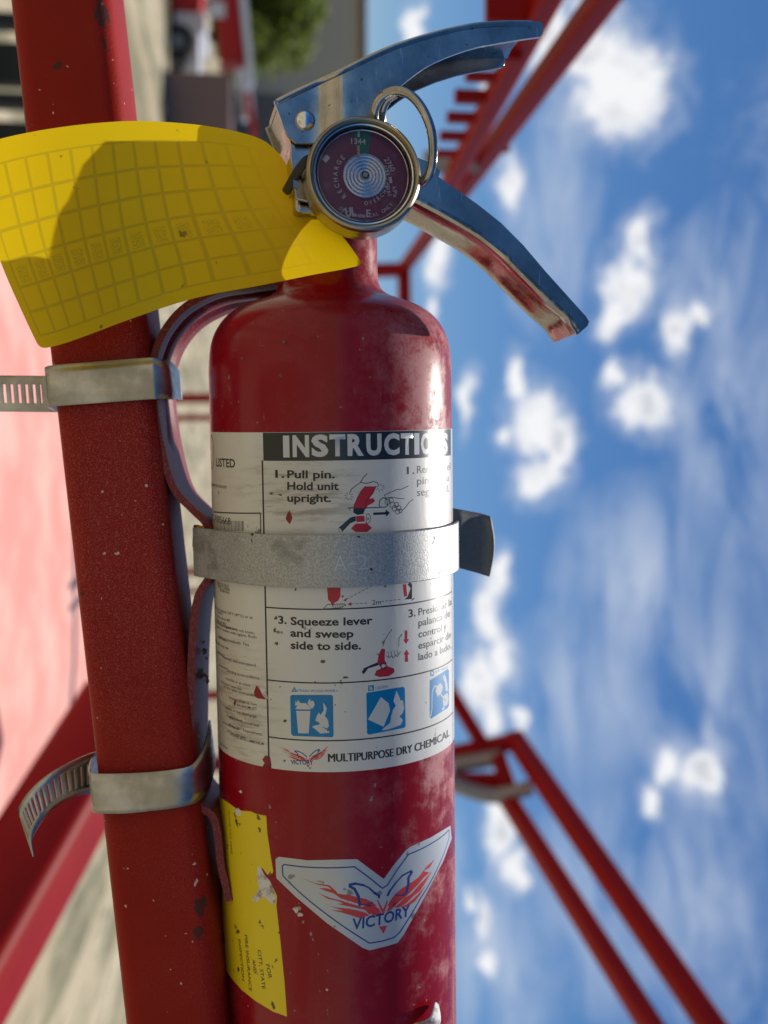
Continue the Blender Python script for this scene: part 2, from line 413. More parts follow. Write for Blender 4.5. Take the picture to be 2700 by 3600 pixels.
# ------------------------------------------------------------------ mesh helpers
def tag(o, label=None, cat=None, group=None, kind=None):
    for k, v in (('label', label), ('category', cat), ('group', group), ('kind', kind)):
        if v: o[k] = v
    return o
def empty(name, loc, label, cat, group=None):
    o = bpy.data.objects.new(name, None)
    o.empty_display_size = .02
    o.location = loc
    COL.objects.link(o)
    return tag(o, label, cat, group)
def wloc(o):
    v = Vector((0, 0, 0))
    while o is not None:
        v += o.location; o = o.parent
    return v
class MB:
    def __init__(s): s.v = []; s.f = []; s.mi = []; s.uv = None
    def add(s, vs, fs, mi=0):
        k = len(s.v)
        s.v += [Vector(v) for v in vs]
        s.f += [tuple(i + k for i in f) for f in fs]
        s.mi += [mi] * len(fs)
        return s
    def box(s, o, ax, ay, az, mi=0):
        "box from corner o with edge vectors"
        vs = [o + ax * i + ay * j + az * k for k in (0, 1) for j in (0, 1) for i in (0, 1)]
        return s.add(vs, [(0, 2, 3, 1), (4, 5, 7, 6), (0, 1, 5, 4), (2, 6, 7, 3), (0, 4, 6, 2), (1, 3, 7, 5)], mi)
    def bar(s, p, q, w, h, side=None, mi=0):
        "rectangular bar, rounded a little, between two points"
        d = (q - p).normalized()
        side = side if side is not None else Vector((0, 0, 1))
        a = (side - d * side.dot(d))
        if a.length < 1e-5: a = d.orthogonal()
        a.normalize(); b = d.cross(a)
        c = min(w, h) * .16
        prof = []
        for sx, sy in ((1, 1), (-1, 1), (-1, -1), (1, -1)):
            x, y = sx * (w / 2 - c), sy * (h / 2 - c)
            st = {(1, 1): 0, (-1, 1): 90, (-1, -1): 180, (1, -1): 270}[(sx, sy)]
            for k in (0, 30, 60, 90):
                prof.append((x + c * math.cos(R_(st + k)), y + c * math.sin(R_(st + k))))
        n = len(prof)
        vs = [e + a * x + b * y for e in (p, q) for x, y in prof]
        fs = [(i, (i + 1) % n, n + (i + 1) % n, n + i) for i in range(n)]
        fs += [tuple(range(n - 1, -1, -1)), tuple(range(n, 2 * n))]
        return s.add(vs, fs, mi)
    def tube(s, pts, r, n=14, closed=False, flat=1.0, mi=0):
        m = len(pts); vs = []; prev = None
        for i, p in enumerate(pts):
            a = pts[(i - 1) % m] if (closed or i > 0) else p
            b = pts[(i + 1) % m] if (closed or i < m - 1) else p
            t = (b - a).normalized()
            if prev is None: u = t.orthogonal().normalized()
            else:
                u = prev - t * prev.dot(t); u.normalize()
            prev = u; w = t.cross(u)
            rr = r[i] if isinstance(r, (list, tuple)) else r
            vs += [p + u * rr * math.cos(2 * math.pi * k / n) + w * rr * flat * math.sin(2 * math.pi * k / n) for k in range(n)]
        fs = []
        for i in range(m if closed else m - 1):
            j = (i + 1) % m
            fs += [(i * n + k, i * n + (k + 1) % n, j * n + (k + 1) % n, j * n + k) for k in range(n)]
        if not closed: fs += [tuple(range(n - 1, -1, -1)), tuple((m - 1) * n + k for k in range(n))]
        return s.add(vs, fs, mi)
    def lathe(s, c, ax, ux, prof, n=72, mi=0):
        "prof: list of (distance along ax, radius)"
        uy = ax.cross(ux); vs = []
        for t, r in prof:
            vs += [c + ax * t + (ux * math.cos(2 * math.pi * k / n) + uy * math.sin(2 * math.pi * k / n)) * max(r, 1e-6) for k in range(n)]
        fs = []
        for i in range(len(prof) - 1):
            fs += [(i * n + k, i * n + (k + 1) % n, (i + 1) * n + (k + 1) % n, (i + 1) * n + k) for k in range(n)]
        return s.add(vs, fs, mi)
    def build(s, name, mats, parent=None, smooth=True, label=None, angle=35, origin=None):
        me = bpy.data.meshes.new(name)
        if parent is not None: base = wloc(parent)
        elif origin is not None: base = Vector(origin)
        else:
            base = Vector((sum(v.x for v in s.v) / len(s.v), sum(v.y for v in s.v) / len(s.v), min(v.z for v in s.v)))
        me.from_pydata([tuple(v - base) for v in s.v], [], s.f)
        if s.uv:
            ul = me.uv_layers.new(name='uv')
            for lp in me.loops: ul.data[lp.index].uv = s.uv[lp.vertex_index]
        for m in (mats if isinstance(mats, (list, tuple)) else [mats]): me.materials.append(m)
        for p, mi in zip(me.polygons, s.mi): p.material_index = mi
        bm = bmesh.new(); bm.from_mesh(me)
        bmesh.ops.recalc_face_normals(bm, faces=bm.faces)
        bm.to_mesh(me); bm.free()
        o = bpy.data.objects.new(name, me)
        COL.objects.link(o)
        if parent is not None: o.parent = parent
        else: o.location = base
        if smooth:
            for p in me.polygons: p.use_smooth = True
            me.set_sharp_from_angle(angle=R_(angle))
        if label: o['label'] = label
        return o
def bevel(o, w, seg=2, ang=40):
    b = o.modifiers.new('bevel', 'BEVEL'); b.width = w; b.segments = seg; b.limit_method = 'ANGLE'; b.angle_limit = R_(ang)
    return o
def spline(pts, n=8):
    "Catmull-Rom through tuples"
    out = []
    m = len(pts)
    for i in range(m - 1):
        p0 = pts[max(i - 1, 0)]; p1 = pts[i]; p2 = pts[i + 1]; p3 = pts[min(i + 2, m - 1)]
        for k in range(n):
            t = k / n
            out.append(tuple(.5 * ((2 * b) + (-a + c) * t + (2 * a - 5 * b + 4 * c - d) * t * t + (-a + 3 * b - 3 * c + d) * t ** 3) for a, b, c, d in zip(p0, p1, p2, p3)))
    out.append(tuple(pts[-1]))
    return out

# ------------------------------------------------------------------ the bottle's own frame
RAD = .041
AX_A = P(1162, 1280, .386)
AX_B = P(1200, 3600, .4065)
AXD = (AX_B - AX_A).normalized()
EF = (CAMP - AX_A); EF = (EF - AXD * EF.dot(AXD)).normalized()
ER = EF.cross(AXD).normalized()
def cyl(theta, s, r):
    return AX_A + AXD * s + (ER * math.sin(theta) + EF * math.cos(theta)) * r
def hit(x, y, r=RAD):
    "where the sight line through a photo pixel meets the bottle: (theta, s)"
    d = (P(x, y, 1) - CAMP); o = CAMP - AX_A
    dp = d - AXD * d.dot(AXD); op = o - AXD * o.dot(AXD)
    a = dp.dot(dp); b = 2 * dp.dot(op); c = op.dot(op) - r * r
    disc = max(b * b - 4 * a * c, 0)
    t = (-b - math.sqrt(disc)) / (2 * a)
    q = o + d * t
    return math.atan2(q.dot(ER), q.dot(EF)), q.dot(AXD)
def us(x, y):
    th, s = hit(x, y)
    return Vector((th * RAD, s))
def s_axis(y):
    lo, hi = -.3, .5
    for _ in range(40):
        m = (lo + hi) / 2; q = ROT.transposed() @ (AX_A + AXD * m - CAMP)
        yy = CY - F * q.y / -q.z
        if yy < y: lo = m
        else: hi = m
    return lo
STAIN1 = cyl(*hit(1050, 1720), RAD); STAIN2 = cyl(*hit(840, 2480), RAD)

_font_obj = None
def text_tris(body, bold=0.0, shear=0.0, spacing=1.0):
    cu = bpy.data.curves.new('txt', 'FONT')
    cu.body = body; cu.offset = bold; cu.shear = shear; cu.space_character = spacing
    cu.resolution_u = 3
    o = bpy.data.objects.new('txt', cu)
    COL.objects.link(o)
    dg = bpy.context.evaluated_depsgraph_get()
    me = bpy.data.meshes.new_from_object(o.evaluated_get(dg))
    vs = [v.co.copy() for v in me.vertices]; fs = [tuple(p.vertices) for p in me.polygons]
    bpy.data.objects.remove(o); bpy.data.curves.remove(cu); bpy.data.meshes.remove(me)
    return vs, fs
class Decal:
    "flat art in the unrolled plane of the bottle (u across, s down), wrapped on at the end"
    def __init__(s): s.v = []; s.f = []
    def addp(s, pts):
        k = len(s.v)
        tri = geometry.tessellate_polygon([[Vector((p[0], p[1], 0)) for p in pts]])
        s.v += [Vector((p[0], p[1])) for p in pts]
        s.f += [tuple(i + k for i in t) for t in tri]
    def poly(s, px, dens=1):
        pts = []
        for i, p in enumerate(px):
            q = px[(i + 1) % len(px)]
            for k in range(dens):
                t = k / dens
                pts.append(us(p[0] + (q[0] - p[0]) * t, p[1] + (q[1] - p[1]) * t))
        s.addp(pts)
    def line(s, px, w, closed=False, raw=False):
        pts = [Vector(p) if raw else us(*p) for p in px]
        if closed: pts.append(pts[0])
        for a, b in zip(pts[:-1], pts[1:]):
            d = b - a
            if d.length < 1e-7: continue
            d.normalize(); n = Vector((-d.y, d.x)) * w / 2; e = d * w * .25
            s.addp([a + n - e, b + n + e, b - n + e, a - n - e])
    def text(s, body, p0, p1, cap, bold=0.0, shear=0.0, level=False, spacing=1.0):
        "baseline from pixel p0 to pixel p1, capitals cap pixels high"
        a, b = us(*p0), us(*p1)
        if level: b.y = a.y
        vs, fs = text_tris(body, bold, shear, spacing)
        x0 = min(v.x for v in vs); x1 = max(v.x for v in vs)
        d = b - a
        sx = d.length / (x1 - x0); d.normalize()
        up = Vector((d.y, -d.x))
        sy = cap / F * .3475 / .70
        k = len(s.v)
        s.v += [a + d * (v.x - x0) * sx + up * v.y * sy for v in vs]
        s.f += [tuple(i + k for i in f) for f in fs]
    def letters(s, items, cap, y0, y1, bold=0.0):
        "letters given with the photo columns they cover, baseline running from y0 to y1"
        xa, xb = items[0][1], items[-1][2]
        for ch, c0, c1 in items:
            vs, fs = text_tris(ch, bold)
            x0 = min(v.x for v in vs); x1 = max(v.x for v in vs); sy = cap / F * .3475 / .70
            k = len(s.v)
            for v in vs:
                px = c0 + (c1 - c0) * (v.x - x0) / (x1 - x0)
                q = us(px, y0 + (y1 - y0) * (px - xa) / (xb - xa))
                s.v.append(Vector((q.x, us((c0 + c1) / 2, y0 + (y1 - y0) * ((c0 + c1) / 2 - xa) / (xb - xa)).y - v.y * sy)))
            s.f += [tuple(i + k for i in f) for f in fs]
    def ptext(s, body, x0, x1, y, cap, bold=0.0, k_=.3):
        "a line of text whose columns tighten towards the edge of the bottle"
        vs, fs = text_tris(body, bold)
        a = min(v.x for v in vs); b = max(v.x for v in vs); sy = cap / F * .3475 / .70
        base = us(x0, y).y; k = len(s.v)
        for v in vs:
            t = (v.x - a) / (b - a); px = x0 + (x1 - x0) * (t + k_ * t * (1 - t))
            s.v.append(Vector((us(px, y).x, base - v.y * sy)))
        s.f += [tuple(i + k for i in f) for f in fs]
    def build(s, name, m, parent, lift, label=None, step=.0016):
        bm = bmesh.new()
        bv = [bm.verts.new((v.x, v.y, 0)) for v in s.v]
        for f in s.f:
            try: bm.faces.new([bv[i] for i in f])
            except ValueError: pass
        u0 = min(v.x for v in s.v); u1 = max(v.x for v in s.v)
        k = math.ceil(u0 / step)
        while k * step < u1:
            bmesh.ops.bisect_plane(bm, geom=bm.verts[:] + bm.edges[:] + bm.faces[:], plane_co=(k * step, 0, 0), plane_no=(1, 0, 0))
            k += 1
        base = wloc(parent)
        lift = .000008 + lift * .14
        for v in bm.verts: v.co = cyl(v.co.x / RAD, v.co.y, RAD + lift) - base
        for f in bm.faces:
            f.normal_update()
            c = f.calc_center_median() + base
            rel = c - AX_A; rel -= AXD * rel.dot(AXD)
            if f.normal.dot(rel) < 0: f.normal_flip()
            f.smooth = True
        me = bpy.data.meshes.new(name); bm.to_mesh(me); bm.free()
        me.materials.append(m)
        o = bpy.data.objects.new(name, me); COL.objects.link(o); o.parent = parent
        if label: o['label'] = label
        return o

# ------------------------------------------------------------------ setting
g = MB(); n_ = 60
S_ = 900
g.add([(-S_, -S_, 0), (S_, -S_, 0), (S_, S_, 0), (-S_, S_, 0)], [(0, 1, 2, 3)])
tag(g.build('ground', GROUND, smooth=False, origin=(0, 0, 0)), kind='structure')

# building far behind
bd = empty('building', P(900, 100, 62) * 1, 'long pale grey building with a brown roof edge behind the green tree', 'building')
bd.location.z = 0
def gz(x, d): return 2 + (x - 919) / F * d
dB = 62
yb0, yb1 = -900, 760
pA = P(919, yb0, dB); pB = P(919, yb1, dB)
wallh = gz(1262, dB)
m = MB(); m.box(Vector((pA.x, pA.y, 0)), Vector((pB.x - pA.x, 0, 0)), Vector((0, 18, 0)), Vector((0, 0, wallh)))
m.build('wall', WALL, bd, smooth=False)
m = MB(); m.box(Vector((pA.x - .3, pA.y - .3, wallh)), Vector((pB.x - pA.x + .6, 0, 0)), Vector((0, 18.6, 0)), Vector((0, 0, .42)))
m.build('roof_edge', TRIM, bd, smooth=False)
m = MB(); m.box(Vector((P(0, 330, dB).x, pA.y - .05, 0)), Vector((3.0, 0, 0)), Vector((0, .05, 0)), Vector((0, 0, 3.2)))
m.build('door', DOORM, bd, smooth=False)

# tree in front of the building
def make_tree(cx, cy, d, h, rad, label):
    base = P(919, cy, d); base.z = 0
    t = empty('tree', base, label, 'tree')
    top = Vector((base.x, base.y, h))
    tr = MB()
    tr.tube([base, base + Vector((.05, 0, h * .25)), base + Vector((-.1, 0, h * .5)), base + Vector((0, 0, h * .8))], [.16, .13, .09, .04], 10)
    for k in range(7):
        a = k * 2.4; z = h * (.22 + .07 * k)
        e = base + Vector((math.cos(a) * rad * .6, math.sin(a) * rad * .6, z + rad * .5))
        tr.tube([base + Vector((0, 0, z)), (base + Vector((0, 0, z)) + e) / 2 + Vector((0, 0, .1)), e], [.06, .04, .015], 8)
    tr.build('trunk', BARK, t)
    cr = MB()
    clumps = []
    for k in range(120):
        u = random.random(); a = random.uniform(0, 6.283); z = random.uniform(.14, 1)
        rr = rad * math.sqrt(max(0.04, 1 - abs(z - .45) * 1.5)) * math.sqrt(u)
        clumps.append((base + Vector((math.cos(a) * rr, math.sin(a) * rr, z * h)), random.uniform(.35, .75)))
    for c, cr_ in clumps:
        for q in range(95):
            v = Vector((random.gauss(0, 1), random.gauss(0, 1), random.gauss(0, 1))).normalized() * cr_ * random.random() ** .4
            p = c + v
            if p.z < .2: continue
            a = Vector((random.gauss(0, 1), random.gauss(0, 1), random.gauss(0, 1))).normalized()
            b = a.orthogonal().normalized()
            w = random.uniform(.10, .20)
            cr.add([p - a * w, p + b * w * .5, p + a * w, p - b * w * .5], [(0, 1, 2, 3)])
    cr.build('crown', LEAF, t, smooth=False)
make_tree(0, 20, 40, 3.85, 2.7, 'bushy green tree in front of the grey building')

# white and red vehicle with a boom
dV = 25
vb = P(919, 120, dV); vb.z = 0
lift = empty('boom_truck', vb, 'white truck with a black wheel and a raised red boom parked on the dry ground', 'truck')
def gp(x, y, d): return P(x, y, d)
def slab(mb, x0, x1, y0, y1, d, depth, mi=0):
    "box whose near face spans photo pixels x0..x1 (upwards in the world) and y0..y1 at depth d"
    a = P(x0, y0, d); b = P(x1, y0, d); c = P(x0, y1, d)
    mb.box(Vector((a.x, a.y, a.z)), Vector((c.x - a.x, 0, 0)), Vector((0, depth, 0)), Vector((0, 0, b.z - a.z)), mi)
m = MB(); slab(m, 612, 700, 35, 240, dV, 1.6); slab(m, 640, 722, 35, 110, dV + .02, 1.5)
bevel(m.build('body', WHITE_P, lift, smooth=False), .05)
m = MB(); slab(m, 560, 706, -220, 32, dV - .1, 1.8)
bevel(m.build('cab', LIFT_RED, lift, smooth=False), .06)
def wheel(par, x, y, rpx, d):
    c = P(x, y, d); r = rpx / F * d
    w = MB(); w.lathe(c, Vector((0, -1, 0)), Vector((1, 0, 0)), [(-.3, r * .55), (-.3, r * .92), (-.24, r), (-.05, r), (0, r * .93), (0, r * .55), (-.08, r * .5)], 32)
    wo_ = w.build('wheel', TYRE, par)
    w = MB(); w.lathe(c, Vector((0, -1, 0)), Vector((1, 0, 0)), [(-.08, r * .52), (-.04, r * .40), (-.07, r * .2), (-.02, r * .16), (-.02, 0)], 24)
    o = w.build('rim', RIM, par); o.parent = wo_
wheel(lift, 622, 140, 62, dV - .15)
wheel(lift, 612, 215, 40, dV - .05)
m = MB(); m.bar(P(765, -260, dV - .3), P(822, 235, dV - .3), .55, .5, Vector((0, 0, 1)))
boom = m.build('boom', LIFT_RED, lift)
m = MB(); m.bar(P(832, -260, dV - .35), P(880, 300, dV - .35), .16, .2, Vector((0, 0, 1)))
m.build('boom_pipe', WHITE_P, lift)
m = MB(); m.bar(P(850, 250, dV - .3), P(872, 420, dV - .3), .28, .3, Vector((0, 0, 1)))
m.build('boom_tip', WHITE_P, lift)
m = MB(); m.bar(P(868, 330, dV - .6), P(895, 480, dV - .6), .13, .2, Vector((0, 0, 1)))
m.build('tip_guard', LIFT_RED, lift)
m = MB(); slab(m, 735, 790, 5, 60, dV - .62, .03)
m.build('sign_plate', WHITE_P, boom, smooth=False)

# brown block standing in for a blanked-out patch, no box known there
m = MB(); slab(m, 548, 812, 246, 470, 23.5, 1.3)
bb = m.build('brown_block', BROWN, smooth=False)
bevel(bb, .04); tag(bb, 'plain brown block standing in for a blanked-out patch below the raised red boom', 'box')
m = MB(); c_ = P(535, 370, 22.8)
m.lathe(c_, Vector((0, -1, 0)), Vector((1, 0, 0)), [(-.3, .1), (-.3, .2), (-.24, .24), (-.04, .24), (0, .2), (0, .1), (-.05, .08), (-.05, 0)], 28)
sw = m.build('tyre', TYRE); tag(sw, 'small dark tyre lying against the brown block', 'tyre')

# black rack at the far left (low down), standing in for shadow stripes on the ground
rk_loc = P(-60, 250, 8); rk_loc.z = 0
rk = empty('shadow_stripes', rk_loc, 'black stand-in rack standing low behind the red rail', 'slabs')
for (y0, y1) in ((44, 92), (150, 292), (326, 372), (428, 640)):
    a = P(100, y0, 8); b = P(100, y1, 8)
    m = MB(); m.box(Vector((a.x, a.y, 0)), Vector((b.x - a.x, 0, 0)), Vector((0, .12, 0)), Vector((0, 0, .66)))
    m.build('shadow_slab', STRIPE_BLACK, rk, smooth=False)
m = MB(); a = P(100, -200, 8); b = P(100, 660, 8)
m.box(Vector((a.x, a.y + .121, .52)), Vector((b.x - a.x, 0, 0)), Vector((0, .05, 0)), Vector((0, 0, .1)))
m.build('crossbar', STRIPE_BLACK, rk, smooth=False)

# ------------------------------------------------------------------ work platform: rails, deck, brace
wpl = empty('work_platform', P(300, 1800, 1.8), 'red tubular work platform with guard rails and a washed-out pink deck around the extinguisher', 'work platform')
# the near square rail that carries the bracket
def rail_line(y):
    return 25 + (430 - 25) * y / 3600.0
DP = .3745
wpx = 356
p0 = P(rail_line(-4000) + wpx / 2, -4000, DP); p1 = P(rail_line(8000) + wpx / 2, 8000, DP)
side = wpx / F * DP
dr = (p1 - p0).normalized()
toc = CV(0, 0, 1); toc = (toc - dr * toc.dot(dr)).normalized()
rgt = toc.cross(dr); rgt = rgt if rgt.dot(CV(1, 0, 0)) > 0 else -rgt
RC = .0062
prof = []
for sx, sy, st in ((1, 1, 0), (-1, 1, 90), (-1, -1, 180), (1, -1, 270)):
    for k in range(0, 91, 15):
        a = R_(st + k)
        prof.append((sx * (side / 2 - RC) + RC * math.cos(a), sy * (side / 2 - RC) + RC * math.sin(a)))
m = MB(); n = len(prof)
ctr0 = p0 - toc * side / 2; ctr1 = p1 - toc * side / 2
vs = []
for i in range(25):
    c = ctr0.lerp(ctr1, i / 24)
    vs += [c + rgt * x + toc * y for x, y in prof]
m.add(vs, [(i * n + k, i * n + (k + 1) % n, (i + 1) * n + (k + 1) % n, (i + 1) * n + k) for i in range(24) for k in range(n)] + [tuple(range(n - 1, -1, -1)), tuple(24 * n + k for k in range(n))])
m.build('square_rail', RAIL_RED, wpl, label='near red square tube speckled with pale overspray')

def rail(name, pts, w, h=None, mt=FAR_RED, sd=None):
    mb = MB()
    for a, b in zip(pts[:-1], pts[1:]):
        mb.bar(P(*a), P(*b), w, h or w, sd if sd is not None else Vector((0, 0, 1)))
    return mb.build(name, mt, wpl)
VP = (919, 1607)
def toVP(x, y, d, d2):
    "the point at depth d2 on the level line through (x, y, d) that runs straight away from the viewer"
    k = d / d2
    return (VP[0] + (x - VP[0]) * k, VP[1] + (y - VP[1]) * k, d2)
# upper pair
dU = 1.05
rail('top_rail', [toVP(2113, 0, dU, .7), (1425, 935, 2.45)], .0235)
rail('mid_rail', [toVP(1866, 0, dU, .7), (1552, 700, 1.75)], .023)
for (y0, y1, xl, xr, d) in ((-60, 70, 1712, 1900, 1.05), (246, 276, 1640, 1790, 1.22), (310, 354, 1602, 1750, 1.28), (389, 423, 1574, 1720, 1.36), (457, 487, 1548, 1690, 1.44), (522, 545, 1535, 1665, 1.52), (150, 200, 1665, 1840, 1.12)):
    a = P(xl, y0, d); b = P(xr, y0, d); c = P(xl, y1, d)
    mbt = MB(); mbt.box(a, Vector((c.x - a.x, 0, 0)), Vector((0, .012, 0)), Vector((0, 0, b.z - a.z)))
    mbt.build('tooth', FAR_RED, wpl, smooth=False)
GREYM = mat('grey_galvanised_bar', (.32, .30, .27), .5, .5)
rail('cross_bar', [(1490, 572, 1.6), (1690, 560, 1.6)], .020, .03, GREYM)
rail('cross_bar', [(1640, 530, 1.58), (1785, 505, 1.58)], .017, .03)
rail('cross_bar', [(1560, 625, 1.7), (1640, 610, 1.7)], .025, .03)
rail('corner_post', [(1425, 948, 2.45), (1150, 955, 2.45), (420, 965, 2.45)], .026)
rail('end_rail', [(1420, 930, 2.46), (1424, 1150, 2.46), (1450, 2215, 2.44), (1692, 2610, 2.40)], .028)
# lower pair
def beyond(a, b, f):
    p, q = P(*a), P(*b); r = ROT.transposed() @ (p + (q - p) * f - CAMP)
    return (CX + F * r.x / -r.z, CY - F * r.y / -r.z, -r.z)
rail('top_rail', [(1806, 2594, 2.40), beyond((1806, 2594, 2.40), (2496, 3600, 1.72), 1.35)], .036)
rail('mid_rail', [(1772, 2790, 2.36), beyond((1772, 2790, 2.36), (2284, 3600, 1.72), 1.35)], .032)
rail('corner_post', [(1826, 2603, 2.40), (1590, 2652, 2.40), (420, 2700, 2.40)], .030)
rail('cross_bar', [(1590, 2690, 2.38), (1760, 2662, 2.38)], .024, .03, GREYM)
rail('cross_bar', [(1590, 2742, 2.37), (1790, 2742, 2.37)], .018, .03)
rail('cross_bar', [(1748, 2650, 2.37), (1800, 2800, 2.35)], .030, .03)
mb = MB(); mb.tube([P(*q) for q in spline([(1560, 2735, 2.33), (1640, 2775, 2.33), (1730, 2797, 2.33), (1810, 2785, 2.33), (1870, 2768, 2.33)], 6)], .016, 12)
mb.build('hook', GREYM, wpl)
for y, w in ((1398, .018), (1467, .012), (2008, .014), (2078, .011), (2443, .018)):
    rail('baluster', [(392, y + 4, 2.3), (1180, y - 2, 2.3)], w)
# deck (sheet steel with a turned-up toe board)
zd = 2 + (322 - 919) / F * 2.3
x_l = P(0, 640, 1.6).x; x_r = P(0, 2660, 1.9).x
yf = P(322, 1800, 2.36).y
m = MB(); yn = P(-140, 1800, 1.2).y
m.box(Vector((x_l, yn, zd - .012)), Vector((x_r - x_l, 0, 0)), Vector((0, yf - yn, 0)), Vector((0, 0, .012)))
m.build('deck', DECK_PINK, wpl, smooth=False, label='faded red deck sheet below the rail, overexposed sunlight put into its pink colour')
m = MB(); m.box(Vector((x_l, yf, zd - .012)), Vector((x_r - x_l, 0, 0)), Vector((0, .008, 0)), Vector((0, 0, .05)))
m.build('toe_board', FAR_RED, wpl, smooth=False)
# big diagonal member low on the left of the picture
m = MB(); m.bar(P(420, 2506, 1.545), P(-330, 3790, 1.10), .098, .10, Vector((0, 0, 1)))
m.build('diagonal_brace', FAR_RED, wpl)
# ------------------------------------------------------------------ fire extinguisher
ext = empty('fire_extinguisher', AX_A + AXD * .27, 'dusty maroon fire extinguisher strapped along the red rail, with gauge and silver levers', 'fire extinguisher')
k_ = RAD / 427
prof = [(s_axis(3640) + .02, 0), (s_axis(3640) + .019, .030), (s_axis(3640) + .016, .0375), (s_axis(3640) + .009, .0405), (s_axis(3640), RAD)]
prof += [(s_axis(y), RAD) for y in (3300, 2900, 2500, 2100, 1700, 1400)]
prof += [(s_axis(1300), RAD)]
# torispherical shoulder
for y, rp in spline([(1270, 425), (1215, 418), (1165, 400), (1118, 366), (1085, 322), (1062, 268), (1046, 222), (1030, 194), (1010, 179), (985, 172), (940, 170), (860, 170), (800, 168), (760, 160)], 5):
    prof.append((s_axis(y), rp * k_))
prof.append((s_axis(758), 0))
m = MB(); m.lathe(AX_A, AXD, ER, prof, 128)
m.build('cylinder', EXT_RED, ext, angle=60)

STAIN1 = STAIN1 - ext.location; STAIN2 = STAIN2 - ext.location; STAIN3 = cyl(*hit(800, 1720), RAD) - ext.location
LABEL_M = mat('printed_label', (.74, .72, .66), .34, coat=.25, fn=f_label)
# wrap-around label
s0 = us(1100, 1519).y; s1 = us(1190, 2714).y
lab = Decal()
ua, ub = -1.62 * RAD, 1.62 * RAD
lab.addp([(ua, s0), (ub, s0), (ub, s1), (us(955, 2685).x, s1), (us(951, 2660).x, s1 - .0022), (us(930, 2662).x, s1 - .0012), (us(922, 2676).x, s1), (ua, s1)])
label = lab.build('paper_label', LABEL_M, ext, .00012, 'white instruction label wrapped around the bottle')
art = {k: Decal() for k in ('ink', 'red', 'blue', 'white', 'head', 'chip', 'dirt', 'navy', 'worn', 'pict')}
I = art['ink']; RD = art['red']; BL = art['blue']; WH = art['white']
# header
hd = art['head']
uh0 = us(925, 1560).x; uh1 = us(1585, 1560).x
hs0 = s0 + .0001; hs1 = us(1100, 1620).y
hd.addp([(uh0, hs0), (uh1, hs0), (uh1, hs1), (uh0, hs1)])
ZI = [('I', 215, 265), ('N', 290, 420), ('S', 438, 572), ('T', 580, 706), ('R', 722, 850), ('U', 870, 990), ('C', 1010, 1132), ('T', 1142, 1240), ('I', 1248, 1288), ('O', 1300, 1382), ('N', 1392, 1458), ('S', 1466, 1512)]
WH.letters([(c, 900 + a * .446, 900 + b * .446) for c, a, b in ZI], 70, 1604, 1591, .045)
# dividing lines
ux = us(937, 2200).x
LW = .00042
I.line([(ux - .0002, hs1), (ux - .0002, s1)], .0006, raw=True)
uR = 1.30 * RAD
def hline(x, y):
    s = us(x, y).y
    I.line([(ux, s), (uR, s)], LW, raw=True)
hline(1200, 2141); hline(1200, 2400); hline(1200, 2603)
art['worn'].line([(uR + .0006, hs1), (uR + .0006, s1)], .0005, raw=True)
B1 = .028
I.text('1.', (968, 1679), (1000, 1679), 27, B1); I.text('Pull pin.', (1010, 1680), (1177, 1681), 27, B1)
I.text('Hold unit', (1010, 1721), (1191, 1722), 27, B1); I.text('upright.', (1010, 1763), (1164, 1764), 27, B1)
W_ = art['worn']
W_.text('1.', (1431, 1667), (1457, 1665), 27, .008)
for t, xa_, xb_, y_ in (('Remover el', 1466, 1583, 1664), ('pin de su', 1466, 1577, 1704), ('seguridad.', 1466, 1579, 1744)):
    W_.ptext(t, xa_, xb_, y_, 28, .006)
I.text('3.', (979, 2192), (1008, 2193), 28, B1); I.text('Squeeze lever', (1022, 2196), (1310, 2193), 28, B1)
I.text('and sweep', (1021, 2237), (1243, 2240), 28, B1); I.text('side to side.', (1022, 2280), (1269, 2282), 28, B1)
I.text('3.', (1437, 2171), (1461, 2166), 29, .012)
for t, xa_, xb_, y_ in (('Presionar la', 1471, 1588, 2164), ('palanca de', 1471, 1582, 2202), ('control y', 1471, 1569, 2242), ('esparcir de', 1471, 1585, 2282), ('lado a lado.', 1471, 1585, 2322)):
    I.ptext(t, xa_, xb_, y_, 27, .008)
for dx_ in (0, 1.6, 3.2): I.ptext('MULTIPURPOSE DRY CHEMICAL', 1153 + dx_, 1580 + dx_ * .5, 2678, 30, 0, .22)
